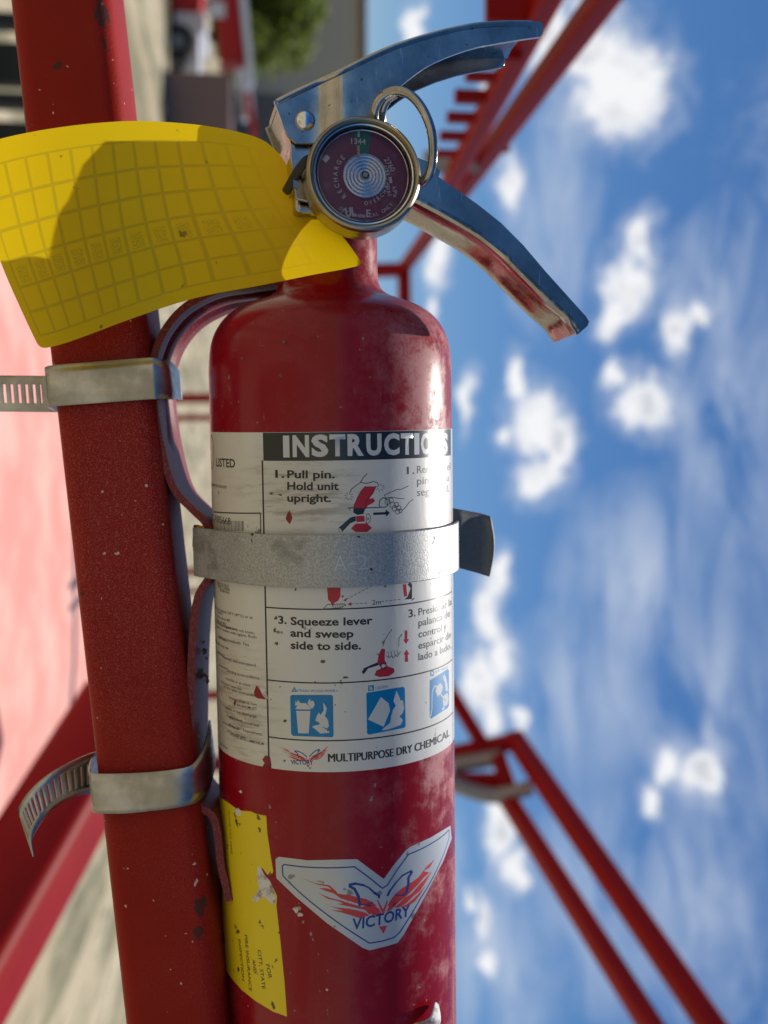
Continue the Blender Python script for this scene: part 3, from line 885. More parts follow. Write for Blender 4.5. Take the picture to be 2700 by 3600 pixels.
# left column
I.text('LISTED', (761, 1639), (827, 1640), 31, .02, level=True)
I.line([us(745, 1590) + Vector((.0035 * math.cos(a / 10 * 3.1416), -.0055 * math.sin(a / 10 * 3.1416))) for a in range(21)], .0004, raw=True)
I.text('LABORATORY INSPECTED EXTINGUISHER', (737, 1706), (797, 1709), 11, 0, level=True)
I.line([(752, 1799), (916, 1804), (917, 1870)], .0004)
I.text('NO. A085668', (737, 1826), (811, 1829), 26, .004, level=True)
for k in range(26):
    xx = 752 + k * 4.2
    if (k * 7 + k * k) % 5 != 1: I.line([(xx, 1832), (xx, 1866)], .00018 if k % 3 else .00034)
fine = [(2063, 805, 'POUR LES FEUX'), (2074, 808, 'FIRE CLASSES'), (2085, 808, 'SEE MANUAL'),
        (2160, 783, 'CAUTION'), (2172, 889, 'Do not store above 120\u00b0F (49\u00b0C) or at'), (2184, 811, 'below minus 40F.'), (2194, 796, 'Keep upright.'),
        (2213, 835, 'Check pressure loss.'), (2226, 896, 'Powder in extinguisher is not toxic,'), (2241, 902, 'in case of contact with agent, flush'), (2254, 800, 'with water.'),
        (2268, 876, 'Recharge immediately. This'), (2280, 803, 'applies after any use'), (2308, 790, 'MAINTENANCE'), (2340, 899, 'inspected, and maintained'),
        (2352, 800, 'as required'), (2385, 912, 'charging in accordance'), (2410, 880, 'monthly or at more'), (2424, 850, 'frequent intervals'), (2448, 910, 'use the label instructions'),
        (2478, 903, 'extinguisher is not'), (2494, 904, 'in use and MUST'), (2520, 902, 'empty or the discharge'), (2534, 850, 'hose blocked'), (2552, 910, 'ABC Dry Chemical and'),
        (2564, 840, 'pressure vessel'), (2582, 922, 'Meets DOT Requirement.'), (2594, 865, 'of the cylinder'), (2616, 927, 'POWDER: MONO-AMMONIUM'), (2630, 800, 'phosphate')]
for y, xe, t in fine:
    s_ = us(xe, y + 4).y
    ue = us(xe, y).x
    w_ = len(t) * .00078
    uu = max(ue - w_, -1.55 * RAD)
    vs, fs = text_tris(t, .008)
    xa = min(v.x for v in vs); xb = max(v.x for v in vs)
    sx = (ue - uu) / (xb - xa); k = len(W_.v)
    W_.v += [Vector((uu + (v.x - xa) * sx, s_ - v.y * .0013)) for v in vs]
    W_.f += [tuple(i + k for i in f) for f in fs]
# pictogram 1 : pulling the pin  (z = offsets in the enlarged view)
def Z2(x, y): return (940 + x * .4219, 1650 + y * .4219)
def zp(d, pts, dens=1): d.poly([Z2(*p) for p in pts], dens)
def zl(d, pts, w, closed=False): d.line([Z2(*p) for p in pts], w, closed)
zp(RD, [(815, 142), (905, 142), (880, 200), (848, 245), (880, 240), (898, 262), (880, 280), (840, 300), (815, 330), (800, 345), (720, 330), (722, 300), (750, 235), (780, 180)])
zl(I, [(815, 142), (780, 180), (750, 235), (722, 300), (718, 330)], .00016)
zl(I, [(905, 142), (880, 200), (825, 265), (815, 330)], .00016)
zp(art['pict'], [(718, 325), (815, 322), (800, 372), (750, 380), (715, 360)])
zp(RD, [(738, 390), (808, 385), (812, 435), (742, 440)]); zp(RD, [(735, 452), (830, 450), (872, 488), (830, 522), (735, 522), (696, 492)])
zp(art['pict'], [(590, 490), (690, 402), (735, 390), (738, 430), (690, 450), (620, 525), (595, 520)])
zp(WH, [(592, 495), (604, 490), (620, 510), (618, 526), (604, 528)])
zl(I, [(825, 375), (845, 370), (858, 395), (856, 430), (840, 450), (822, 445), (825, 375)], .00018)
zl(I, [(835, 405), (843, 412), (835, 420)], .00025)
zl(I, [(670, 322), (720, 320)], .00028); zl(I, [(815, 322), (985, 314)], .00028)
zl(I, [(985, 314), (1002, 300), (995, 250), (965, 235), (935, 260), (930, 300), (945, 318)], .00026)
zl(I, [(975, 215), (1020, 195), (1075, 170), (1120, 165), (1175, 138)], .00018)
zl(I, [(975, 215), (985, 238), (1050, 232), (1090, 242), (1140, 244)], .00018)
for cx_, cy_, r_ in ((1000, 270, 22), (1030, 258, 20), (1045, 298, 24), (1075, 295, 20), (1060, 325, 22), (1095, 322, 20), (1085, 352, 20), (1108, 345, 15)):
    zl(I, [(cx_ + r_ * math.cos(a * .7854), cy_ + r_ * 1.1 * math.sin(a * .7854)) for a in range(8)], .00017, True)
zl(I, [(1120, 348), (1160, 305), (1185, 270), (1215, 250)], .00018)
zp(I, [(882, 360), (985, 356), (985, 335), (1020, 362), (988, 395), (988, 376), (882, 380)])
zl(I, [(690, 190), (700, 165), (740, 135), (775, 110), (795, 75), (830, 35)], .00022)
zl(I, [(775, 105), (810, 118), (850, 112), (885, 100), (915, 112), (930, 140)], .00022)
for q in range(8):
    a = q * .785 + .2
    for cx_, cy_ in ((680, 225), (940, 150)):
        zl(I, [(cx_ + 18 * math.cos(a), cy_ + 18 * math.sin(a)), (cx_ + 38 * math.cos(a), cy_ + 34 * math.sin(a))], .00015)
# pictogram 2 (mostly under the band)
zp(RD, [(495, 960), (612, 960), (608, 1060), (590, 1095), (555, 1115), (545, 1150), (530, 1110), (505, 1085)])
zl(I, [(470, 1160), (500, 1125), (640, 1120), (655, 1130), (600, 1155), (470, 1162)], .0002)
for q in range(6): zl(I, [(560 + q * 14, 1122), (550 + q * 15, 1158)], .00012)
for q in range(7): zl(I, [(660 + q * 32, 1082 - q * 17), (680 + q * 32, 1071 - q * 17)], .00018)
for q in range(4): zl(I, [(700 + q * 36, 1122 - q * 2), (720 + q * 36, 1121 - q * 2)], .00018)
for q in range(5): zl(I, [(950 + q * 34, 1102 - q * 4), (970 + q * 34, 1099 - q * 4)], .00018)
zp(RD, [(668, 1124), (700, 1105), (700, 1140)]); zp(RD, [(630, 1092), (662, 1070), (655, 1102)])
I.text('2m', Z2(873, 1128), Z2(945, 1124), 17, 0)
zp(RD, [(1128, 960), (1155, 955), (1165, 1055), (1140, 1062)])
zp(I, [(1140, 1085), (1170, 1060), (1195, 990), (1170, 960), (1190, 935), (1205, 960), (1205, 1080)])
zl(I, [(1205, 1090), (1222, 1075)], .0003)
# pictogram 3: squeeze the lever
def Z3(x, y): return (600 + x * .7233, 1900 + y * .7233)
def yp(d, pts): d.poly([Z3(*p) for p in pts])
def yl(d, pts, w): d.line([Z3(*p) for p in pts], w)
yp(RD, [(1025, 525), (1042, 528), (1040, 580), (1050, 600), (1020, 612), (1003, 600), (1010, 560)])
yp(RD, [(990, 655), (1000, 632), (1050, 610), (1085, 622), (1088, 640), (1060, 660), (1015, 664)])
yp(art['pict'], [(928, 640), (940, 620), (1005, 592), (1010, 606), (960, 622), (938, 650)])
yl(I, [(1030, 515), (1040, 485), (1058, 455), (1075, 433)], .0002); yl(I, [(1125, 455), (1110, 475), (1108, 515)], .0002)
yl(I, [(1048, 560), (1060, 570), (1075, 560), (1080, 572), (1095, 556), (1100, 566), (1118, 540)], .00018)
for q in range(4): yl(I, [(1055 + q * 15, 540 - q * 3), (1060 + q * 15, 566 - q * 4)], .00016)
yl(I, [(1018 + 0, 608), (1028, 596), (1042, 598), (1050, 610), (1042, 622), (1026, 622), (1018, 608)], .0003)
yp(WH, [(1026, 604), (1036, 600), (1044, 610), (1036, 618), (1026, 616)])
yp(RD, [(1138, 437), (1150, 437), (1150, 480), (1158, 480), (1144, 503), (1130, 482), (1138, 480)])
yp(RD, [(1138, 590), (1154, 590), (1152, 555), (1160, 553), (1146, 530), (1132, 555), (1140, 556)])
# pictogram row of blue squares
def Z4(x, y): return (940 + x * .4219, 2350 + y * .4219)
def bp(d, pts, dens=1): d.poly([Z4(*p) for p in pts], dens)
bp(BL, [(205, 220), (535, 220), (547, 232), (552, 560), (540, 574), (215, 562), (198, 545), (190, 232)], 4)
bp(WH, [(240, 352), (358, 352), (345, 540), (258, 540)]); bp(WH, [(232, 340), (250, 310), (275, 288), (322, 290), (345, 312), (362, 342)])
bp(WH, [(232, 310), (235, 268), (245, 285), (256, 258), (262, 282), (268, 270), (272, 290), (250, 308)])
bp(WH, [(335, 290), (345, 265), (355, 250), (362, 275), (375, 268), (385, 275), (395, 300), (380, 330), (362, 335)])
bp(WH, [(400, 435), (415, 390), (430, 365), (440, 390), (470, 350), (466, 305), (468, 285), (495, 330), (488, 370), (478, 395), (492, 410), (505, 430), (512, 480), (500, 500), (445, 480), (430, 450)])
for q in range(5): bp(WH, [(375 + q * 14, 480 + q * 12), (440 + q * 18, 465 + q * 14), (445 + q * 18, 480 + q * 14), (380 + q * 14, 494 + q * 12)])
bp(BL, [(228, 343), (366, 343), (366, 351), (228, 351)])
bp(BL, [(838, 200), (1130, 152), (1145, 165), (1152, 480), (1140, 495), (845, 552), (830, 540), (824, 210)], 4)
bp(WH, [(838, 425), (945, 238), (975, 262), (1010, 290), (1022, 350), (968, 485)])
bp(WH, [(1030, 400), (1045, 345), (1070, 310), (1050, 270), (1075, 185), (1098, 235), (1110, 270), (1128, 262), (1140, 330), (1125, 375), (1100, 400), (1130, 430), (1110, 470), (1060, 490), (1000, 510), (950, 515), (990, 480), (1025, 450)])
bp(BL, [(1085, 320), (1112, 330), (1105, 370), (1085, 380)]); bp(BL, [(1040, 322), (1135, 300), (1138, 308), (1042, 332)])
bp(BL, [(1352, 100), (1500, 5), (1512, 15), (1512, 310), (1500, 330), (1365, 418), (1352, 405)], 4)
bp(WH, [(1412, 150), (1440, 120), (1462, 150), (1450, 200), (1420, 235), (1400, 190)])
I_ = [(1358, 400), (1370, 340), (1372, 200), (1390, 150), (1415, 150)]
WH.line([Z4(*p) for p in I_], .0005)
WH.line([Z4(*p) for p in [(1440, 210), (1490, 280)]], .0005)
bp(WH, [(1465, 230), (1500, 200), (1508, 250), (1500, 300), (1470, 320), (1460, 280)]); bp(WH, [(1460, 70), (1475, 45), (1488, 80), (1500, 130), (1504, 190), (1485, 190), (1478, 120)])
bp(WH, [(1450, 345), (1465, 315), (1480, 330), (1460, 350)])
BL.line([Z4(*p) for p in [(1478, 240), (1495, 250)]], .0004); BL.line([Z4(*p) for p in [(1475, 285), (1492, 275)]], .0004)
BL.text('TRASH\u00b7WOOD\u00b7PAPER', Z4(255, 193), Z4(568, 196), 9, .01); BL.text('LIQUIDS', Z4(902, 175), Z4(1002, 160), 10, .01); BL.text('ELECTRICAL', Z4(1398, 38), Z4(1505, -5), 8, .005)
bp(BL, [(200, 195), (225, 152), (246, 195)]); bp(BL, [(840, 142), (888, 138), (888, 184), (840, 188)])
WH.text('A', Z4(215, 192), Z4(236, 192), 9, .01); WH.text('B', Z4(852, 182), Z4(876, 179), 14, .02)
BL.line([Z4(1372 + 16 * math.cos(q * .785), 40 + 22 * math.sin(q * .785)) for q in range(8)], .0004, True); BL.text('C', Z4(1364, 52), Z4(1381, 48), 10, .01)

# the winged V emblem, drawn in unit space then put on twice
def zE(x, y): return (850 + x * .4822, 2900 + y * .4822)
FLAMES = [[(430, 385), (540, 425), (640, 440), (685, 480), (700, 500), (800, 515), (840, 525), (905, 540), (950, 560), (985, 590), (940, 600), (880, 585), (800, 560), (720, 535), (670, 500), (610, 480), (560, 460), (620, 462), (655, 470), (630, 450), (550, 435)],
          [(555, 495), (640, 530), (720, 550), (800, 575), (870, 595), (930, 610), (960, 630), (930, 655), (900, 620), (830, 605), (760, 590), (690, 575), (740, 572), (700, 555), (630, 540)],
          [(600, 575), (680, 600), (780, 610), (850, 625), (905, 640), (930, 660), (860, 680), (800, 660), (730, 640), (650, 618), (740, 625), (690, 608)],
          [(1450, 170), (1410, 240), (1370, 310), (1320, 340), (1290, 380), (1220, 430), (1170, 460), (1120, 500), (1090, 540), (1060, 590), (1100, 600), (1150, 560), (1200, 520), (1250, 470), (1290, 430), (1320, 390), (1370, 345), (1330, 340), (1350, 300), (1400, 255)],
          [(1390, 330), (1340, 390), (1290, 440), (1240, 500), (1190, 530), (1150, 570), (1110, 600), (1140, 605), (1200, 570), (1250, 520), (1300, 480), (1350, 400)],
          [(1340, 440), (1290, 500), (1250, 540), (1200, 580), (1150, 600), (1200, 598), (1260, 560), (1300, 510)],
          [(992, 545), (1030, 615), (1060, 545), (1066, 555), (1040, 640), (1020, 640), (985, 550)],
          [(1000, 740), (1060, 735), (1032, 795)],
          [(870, 600), (940, 575), (1000, 610), (1020, 650), (960, 660)], [(1050, 640), (1080, 580), (1140, 560), (1100, 610)]]
EYE_L = [(860, 585), (850, 520), (820, 465), (790, 450), (790, 435), (830, 428), (890, 440), (930, 460), (965, 495), (1000, 515), (1000, 530)]
EYE_R = [(1062, 515), (1080, 480), (1120, 425), (1170, 370), (1230, 338), (1240, 345), (1215, 385), (1215, 430), (1200, 490), (1180, 512), (1120, 512)]
emb_out = [(270, 232), (480, 258), (840, 250), (920, 310), (1035, 395), (1110, 290), (1200, 180), (1230, 160), (1380, 90), (1520, 5), (1530, 100), (1470, 260), (1330, 530), (1180, 800), (1135, 860), (1050, 885), (930, 915), (880, 895), (620, 715), (400, 530), (252, 388), (246, 250)]
emb_in = [(310, 288), (480, 308), (822, 305), (930, 385), (1025, 462), (1060, 440), (1130, 330), (1215, 215), (1240, 205), (1390, 130), (1510, 35), (1512, 90), (1460, 240), (1300, 540), (1150, 785), (1110, 820), (1030, 845), (930, 862), (650, 675), (420, 490), (300, 370), (296, 300)]
em = Decal(); em.poly([zE(*p) for p in emb_out], 4)
emblem = em.build('emblem_sticker', EMBLEM, ext, .00012, 'silver winged emblem sticker with blue outline on the bottle')
d1 = Decal(); d1.line([zE(*p) for p in emb_in], .00042, True)
def thick(d, pts, fn, w):
    for i, (a, b) in enumerate(zip(pts[:-1], pts[1:])): d.line([fn(*a), fn(*b)], w[i] if isinstance(w, list) else w)
thick(d1, EYE_L, zE, [.0009, .0009, .0009, .0010, .0009, .0007, .0005, .0006, .0008, .0008])
thick(d1, EYE_R, zE, [.0008, .0006, .0005, .0006, .0009, .0009, .0009, .0010, .0008, .0004])
d1.line([zE(860, 585), zE(900, 580), zE(955, 568)], .0004)
d1.text('VICTORY', zE(812, 762), zE(1232, 655), 41, .022, shear=.12)
d1.build('outline_and_lettering', INK_NAVY, emblem, .0003)
d2 = Decal()
for f in FLAMES: d2.poly([zE(*p) for p in f])
d2.build('flames', INK_FLAME, emblem, .00021)
# small copy of the emblem on the label
def small(x, y):
    u = (x - 430) / 1020.0; v = (y - 170) / 625.0
    return Z4(65 + u * 465, 620 + (v * 205 if True else 0) + 0)
dS = Decal()
for f in FLAMES:
    dS.poly([small(x, y * 1.0 + (0 if x > 1030 else -170 * (1030 - x) / 600)) for x, y in f])
dS.build('small_flames', INK_FLAME, label, .00024)
NV = art['navy']
def smallE(x, y): return small(x, y + (0 if x > 1030 else -60 * (1030 - x) / 240))
thick(NV, EYE_L, smallE, .0003); thick(NV, EYE_R, smallE, .0003)
NV.text('VICTORY', Z4(196, 795), Z4(383, 800), 15, .03)
# chips torn out of the label and stains
CH = art['chip']
CH.poly([(1004, 1824), (1010, 1805), (1018, 1794), (1026, 1812), (1028, 1822), (1020, 1842), (1014, 1838)])
CH.poly([(893, 2432), (903, 2408), (914, 2425), (925, 2446), (938, 2459), (905, 2455), (895, 2446)])
CH.poly([(820, 2474), (826, 2462), (831, 2468), (826, 2482)])
CH.poly([(922, 2670), (934, 2655), (950, 2660), (955, 2690), (935, 2690)])
PW = Decal()
PW.poly([(914, 2422), (922, 2405), (938, 2435), (942, 2458), (928, 2446)])
DT = art['dirt']
random.seed(3)
def smudge(d, x, y, r, el=1.0, n=9):
    pts = []
    for k in range(n):
        a = 2 * math.pi * k / n; q = r * random.uniform(.45, 1.1)
        pts.append((x + q * math.cos(a) * el, y + q * math.sin(a)))
    d.poly(pts)
for x, y, r, e in ((970, 2172, 12, 1), (966, 2215, 14, .6), (972, 2262, 12, .9), (1135, 2325, 9, 1.6), (1215, 2382, 9, 1.8), (1108, 2398, 6, .6), (1003, 2534, 8, 1.3), (1028, 2548, 6, 1), (1178, 2478, 4, 1.2), (1213, 2502, 3.5, 1.2),
                   (985, 2415, 6, .6), (1045, 2428, 5, .6), (1185, 2428, 5, .8), (1000, 2675, 7, 1), (1040, 2072, 8, 1), (1124, 2640, 4, 1), (1230, 1790, 10, .35), (1090, 2700, 4, 1.5), (955, 1735, 9, 1.2), (985, 1740, 7, 1.6)):
    smudge(DT, x, y, r * .72, e)
for k, mt, lift, lb in (('head', HEADER, .00019, None), ('pict', HEADER, .00024, None), ('blue', INK_BLUE, .00019, None), ('red', INK_RED, .00022, None), ('white', PRINT_WHITE, .00026, None), ('ink', INK, .00030, None), ('worn', INK_GREY, .00028, None), ('navy', INK_NAVY, .00032, None), ('chip', CHIP, .00034, None), ('dirt', GRIME, .00036, None)):
    nm = {'head': 'black_header', 'pict': 'black_pictogram', 'blue': 'blue_pictogram', 'red': 'red_pictogram', 'white': 'white_lettering', 'ink': 'black_lettering', 'worn': 'small_print', 'navy': 'navy_lettering', 'chip': 'torn_patch', 'dirt': 'dirt_spot'}[k]
    art[k].build(nm, mt, label, lift)
PW.build('torn_flap', PAPER, label, .0006)

# yellow inspection sticker, torn at the right edge
ys = Decal()
ys.poly([(770, 2800), (800, 2820), (830, 2842), (850, 2850), (880, 2852), (903, 2862), (936, 2868), (940, 2930), (952, 3010), (962, 3070), (945, 3080), (930, 3062), (922, 3050), (912, 3060), (925, 3080), (940, 3100), (955, 3110), (974, 3150), (972, 3185), (985, 3300), (1000, 3450), (1009, 3574), (960, 3556), (900, 3520), (850, 3480), (815, 3440), (795, 3410), (770, 3380)], 3)
ystk = ys.build('inspection_sticker', YSTICK, ext, .00012, 'torn yellow inspection sticker at the foot of the bottle')
yt = Decal()
for t, a, b in (('FOR', (935, 3390), (945, 3440)), ('CITY, STATE', (906, 3338), (922, 3476)), ('AND', (887, 3372), (893, 3420)), ('FIRE INSURANCE', (860, 3285), (876, 3482)), ('INSPECTION', (838, 3300), (852, 3446))):
    yt.text(t, a, b, 17, .012)
yt.text('PLACE TAG HERE', (803, 2850), (812, 3000), 14, 0)
yt.build('lettering', INK, ystk, .0003)
yc = Decal()
yc.poly([(905, 3045), (918, 3052), (930, 3075), (948, 3095), (962, 3125), (970, 3165), (962, 3180), (940, 3165), (925, 3150), (905, 3170), (885, 3165), (900, 3140), (912, 3130), (905, 3090)])
yc.poly([(824, 2850), (838, 2840), (850, 2858), (845, 2868), (834, 2866)])
yc.build('torn_patch', PAPER, ystk, .00026)
# paint flecks and a curled scrap of paper stuck to the bottle
pf = Decal()
for x, y, r in ((1040, 3200, 12), (1055, 3215, 10), (1066, 3242, 6), (1050, 3192, 9), (846, 2783, 6), (1150, 3480, 5), (1035, 3553, 4)):
    smudge(pf, x, y, r)
pf.build('paint_chip', PAPER, ext, .00016)
dd = Decal()
for x, y, r in ((1000, 1203, 9), (852, 1258, 6), (985, 1320, 7), (1020, 3420, 5)): smudge(dd, x, y, r)
dd.build('dirt_spot', GRIME, ext, .00016)
def on(x, y, lift):
    th, s = hit(x, y); return cyl(th, s, RAD + lift)
sc_ = MB()
cols = [[(1432, 3600, .0012), (1455, 3580, .003), (1478, 3562, .0058), (1518, 3506, .0012)], [(1460, 3640, .0010), (1480, 3605, .0045), (1500, 3570, .0062), (1528, 3530, .0015)], [(1500, 3650, .0008), (1512, 3610, .0030), (1520, 3575, .0042), (1531, 3518, .0010)]]
vs = [on(*q) for c in cols for q in c]
sc_.add(vs, [(c * 4 + r, c * 4 + r + 1, (c + 1) * 4 + r + 1, (c + 1) * 4 + r) for c in range(2) for r in range(3)])
o = sc_.build('paper_scrap', PAPER, ext, label='curled scrap of torn white paper at the bottom of the bottle')
sb = o.modifiers.new('sub', 'SUBSURF'); sb.levels = 2; sb.render_levels = 2
so = o.modifiers.new('thick', 'SOLIDIFY'); so.thickness = .0003
# shreds of the label sticking out on the side towards the rail
sh = MB()
random.seed(11)
for (x, y, r, nn) in ((718, 2258, 7, 6), (722, 2290, 13, 10), (724, 2315, 7, 6), (712, 2370, 22, 12), (726, 2395, 12, 8)):
    for k in range(nn):
        cx_ = x + random.uniform(-r, r) * .7; cy_ = y + random.uniform(-r, r) * .6; a = random.uniform(0, 6.28); q = r * random.uniform(.3, .7)
        dd_ = .391 + random.uniform(-.002, .002)
        sh.add([P(cx_ + q * math.cos(a), cy_ + q * math.sin(a), dd_), P(cx_ + q * math.cos(a + 2.2), cy_ + q * .7 * math.sin(a + 2.2), dd_ + .001), P(cx_ + q * .6 * math.cos(a + 4), cy_ + q * math.sin(a + 4), dd_ - .001)], [(0, 1, 2)])
sh.build('label_shred', GRIME, ext, smooth=False)

# ------------------------------------------------------------------ head of the extinguisher
HA = R_(12)
HN = CV(math.sin(HA), 0, math.cos(HA))          # the way the head faces
HX = CV(math.cos(HA), 0, -math.sin(HA))
HY = CV(0, 1, 0)
def onplane(x, y, dref, back=0.0, refx=1283, refy=610):
    "sight line meets the plane facing HN that passes through the reference pixel at depth dref, moved back"
    o = P(refx, refy, dref) - HN * back
    d = P(x, y, 1) - CAMP
    t = (o - CAMP).dot(HN) / d.dot(HN)
    return CAMP + d * t
def plate(px, name, mt, parent, thick_, dfun, cuts=(), bev=.0004, origin_plane=.349):
    "polygon of photo pixels standing in the head's plane, given thickness backwards"
    bm = bmesh.new()
    vs = [bm.verts.new((x, y, 0)) for x, y in px]
    tri = geometry.tessellate_polygon([[Vector((x, y, 0)) for x, y in px]])
    for t in tri:
        try: bm.faces.new([vs[i] for i in t])
        except ValueError: pass
    for cx_ in cuts:
        bmesh.ops.bisect_plane(bm, geom=bm.verts[:] + bm.edges[:] + bm.faces[:], plane_co=(cx_, 0, 0), plane_no=(1, 0, 0))
    mb = MB()
    bm.verts.ensure_lookup_table()
    bm.verts.index_update()
    pts = [onplane(v.co.x, v.co.y, origin_plane, dfun(v.co.x, v.co.y)) for v in bm.verts]
    n = len(pts)
    fs = [tuple(v.index for v in f.verts) for f in bm.faces]
    back = [p - HN * thick_ for p in pts]
    bd_ = []
    for e in bm.edges:
        if len(e.link_faces) == 1:
            a, b = e.verts[0].index, e.verts[1].index
            bd_.append((a, b, b + n, a + n))
    bm.free()
    mb.add(pts + back, fs + [tuple(i + n for i in reversed(f)) for f in fs] + bd_)
    ob = mb.build(name, mt, parent, angle=30)
    return bevel(ob, bev, 3, 50)

# valve body and neck collar
vb_ = MB()
c0 = onplane(1165, 620, .349, .0155)
vaxis = -AXD
def vbox(x0, x1, y0, y1, b0, b1, mb):
    a = onplane(x0, y1, .349, b1); ex = HX * ((onplane(x1, y1, .349, b1) - a).dot(HX)); ey = HY * ((onplane(x0, y0, .349, b1) - a).dot(HY))
    mb.box(a, ex, ey, HN * (b1 - b0))
vbox(1010, 1310, 480, 800, .010, .030, vb_)
o = vb_.build('valve_body', STEEL, ext, smooth=False); bevel(o, .0015, 3)
vv = MB(); vv.lathe(AX_A, AXD, ER, [(s_axis(770), .0), (s_axis(770), .0155), (s_axis(640), .0150), (s_axis(560), .013), (s_axis(555), 0)], 48)
vv.build('valve_stem', BRASS, ext)

# upper lever : channel of sheet steel
LEV = [(963, 354), (1050, 312), (1130, 275), (1213, 236), (1290, 198), (1370, 162), (1450, 134), (1527, 111), (1590, 95), (1652, 83), (1710, 77), (1762, 74), (1830, 73), (1895, 75), (1906, 80), (1909, 90), (1908, 118), (1900, 129), (1840, 137), (1760, 150), (1683, 164), (1640, 176), (1605, 188), (1565, 203), (1527, 220), (1494, 238), (1464, 259), (1436, 280), (1409, 303), (1350, 355), (1300, 420), (1213, 470), (1140, 500), (1085, 503), (1040, 502), (1015, 482), (1000, 455), (985, 410)]
def levd(x, y):
    if x < 1120: return .0028
    if x > 1205: return 0.0
    t = (x - 1120) / 85; return .0028 * (1 - t * t * (3 - 2 * t))
lever = plate(LEV, 'lever', STEEL, ext, .0013, levd, (1080, 1120, 1135, 1150, 1163, 1178, 1192, 1205, 1240))
LW_ = .0245
LEVF = [(963, 354), (1130, 275), (1213, 236), (1370, 162), (1527, 111), (1652, 83), (1762, 74), (1850, 73), (1862, 84), (1860, 122), (1850, 132), (1760, 148), (1683, 162), (1605, 186), (1527, 218), (1464, 257), (1409, 301), (1350, 355), (1213, 400), (1085, 470), (1040, 470), (1000, 440)]
def farplate(px, name, parent, back, dx=0):
    mb = MB()
    pts = [onplane(x, y, .349, 0) - HN * back for x, y in px]
    n = len(pts)
    tri = geometry.tessellate_polygon([[Vector((x, y, 0)) for x, y in px]])
    mb.add(pts + [p - HN * .0013 for p in pts], [tuple(t) for t in tri] + [tuple(i + n for i in reversed(t)) for t in tri] + [(i, (i + 1) % n, (i + 1) % n + n, i + n) for i in range(n)])
    return bevel(mb.build(name, STEEL, parent, angle=30), .0004, 2, 50)
farplate(LEVF, 'far_flange', lever, LW_)
# the fold that joins the two flanges along the top
top = spline([(975, 350), (1050, 313), (1130, 276), (1213, 237), (1290, 199), (1370, 163), (1450, 135), (1527, 112), (1590, 96), (1652, 84), (1710, 78), (1762, 75), (1830, 74), (1868, 75)], 4)
mb = MB(); vs = []
for i, (x, y) in enumerate(top):
    p = onplane(x, y + 3, .349, levd(x, y))
    x2, y2 = top[min(i + 1, len(top) - 1)]; x1, y1 = top[max(i - 1, 0)]
    t = (onplane(x2, y2, .349) - onplane(x1, y1, .349)).normalized(); nn_ = HN.cross(t)
    if nn_.dot(HY) < 0: nn_ = -nn_
    for b in (.0014, .004, .012, .020, LW_):
        bulge = -.0007 if b in (.0014, LW_) else .0004
        vs.append(p - HN * b + nn_ * bulge)
    for b in (LW_, .020, .012, .004, .0014):
        bulge = (-.0007 if b in (.0014, LW_) else .0004) - .0012
        vs.append(p - HN * b + nn_ * bulge)
n = 10
mb.add(vs, [(i * n + k, i * n + (k + 1) % n, (i + 1) * n + (k + 1) % n, (i + 1) * n + k) for i in range(len(top) - 1) for k in range(n)] + [tuple(range(n)), tuple((len(top) - 1) * n + k for k in range(n))])
mb.tube([onplane(x, y + 9, .349, levd(x, y) + .0002) for x, y in top], .0010, 10)
mb.build('fold', STEEL, lever, angle=50)
# rivet
rc = onplane(1073, 424, .349, .0028)
m = MB(); m.lathe(rc, HN, HX, [(0, .0030), (.0006, .0030), (.0013, .0026), (.0018, .0018), (.0021, .0009), (.00215, 0)], 32)
m.build('rivet', SILVER, lever)

# carry handle: near flange plus a wide floor seen from below
HT = [(1380, 520), (1464, 552), (1520, 575), (1548, 600), (1542, 622), (1605, 666), (1683, 721), (1762, 784), (1840, 862), (1918, 954), (1997, 1042), (2060, 1112), (2071, 1130), (2066, 1146), (2028, 1178)]
HB = [(1997, 1116), (1957, 1080), (1918, 1043), (1878, 1003), (1840, 965), (1800, 924), (1762, 887), (1720, 853), (1683, 825), (1640, 800), (1605, 778), (1535, 738), (1464, 702), (1400, 672), (1340, 650)]
hand = plate(HT + HB, 'carry_handle', STEEL, ext, .0013, lambda x, y: .0012, (1400, 1480, 1560, 1640, 1720, 1800, 1880, 1960, 2020))
flo = spline(list(reversed([(2032, 1166), (1997, 1117), (1957, 1081), (1918, 1044), (1840, 966), (1762, 888), (1683, 826), (1605, 779), (1464, 703), (1340, 651)])), 4)
mb = MB(); vs = []
for i, (x, y) in enumerate(flo):
    p = onplane(x, y, .349, .0012)
    x2, y2 = flo[min(i + 1, len(flo) - 1)]; x1, y1 = flo[max(i - 1, 0)]
    t = (onplane(x2, y2, .349) - onplane(x1, y1, .349)).normalized(); nn_ = HN.cross(t)
    if nn_.dot(HY) > 0: nn_ = -nn_                      # downwards
    wob = .00010 * math.sin(i * .55) + .00005 * math.sin(i * 1.3 + 1)
    sec = [(0, 0), (.0008, .0009), (.003, .0014 + wob), (.008, .0012 - wob), (.014, .0013 + wob), (.019, .0012), (.0215, .0006), (.0222, -.0006)]
    for b, q in sec: vs.append(p - HN * b + nn_ * q)
    for b, q in reversed(sec): vs.append(p - HN * b + nn_ * (q - .0012))
n = 16
mb.add(vs, [(i * n + k, i * n + (k + 1) % n, (i + 1) * n + (k + 1) % n, (i + 1) * n + k) for i in range(len(flo) - 1) for k in range(n)] + [tuple(range(n)), tuple((len(flo) - 1) * n + k for k in range(n))])
mb.build('handle_floor', STEEL, hand, angle=60)
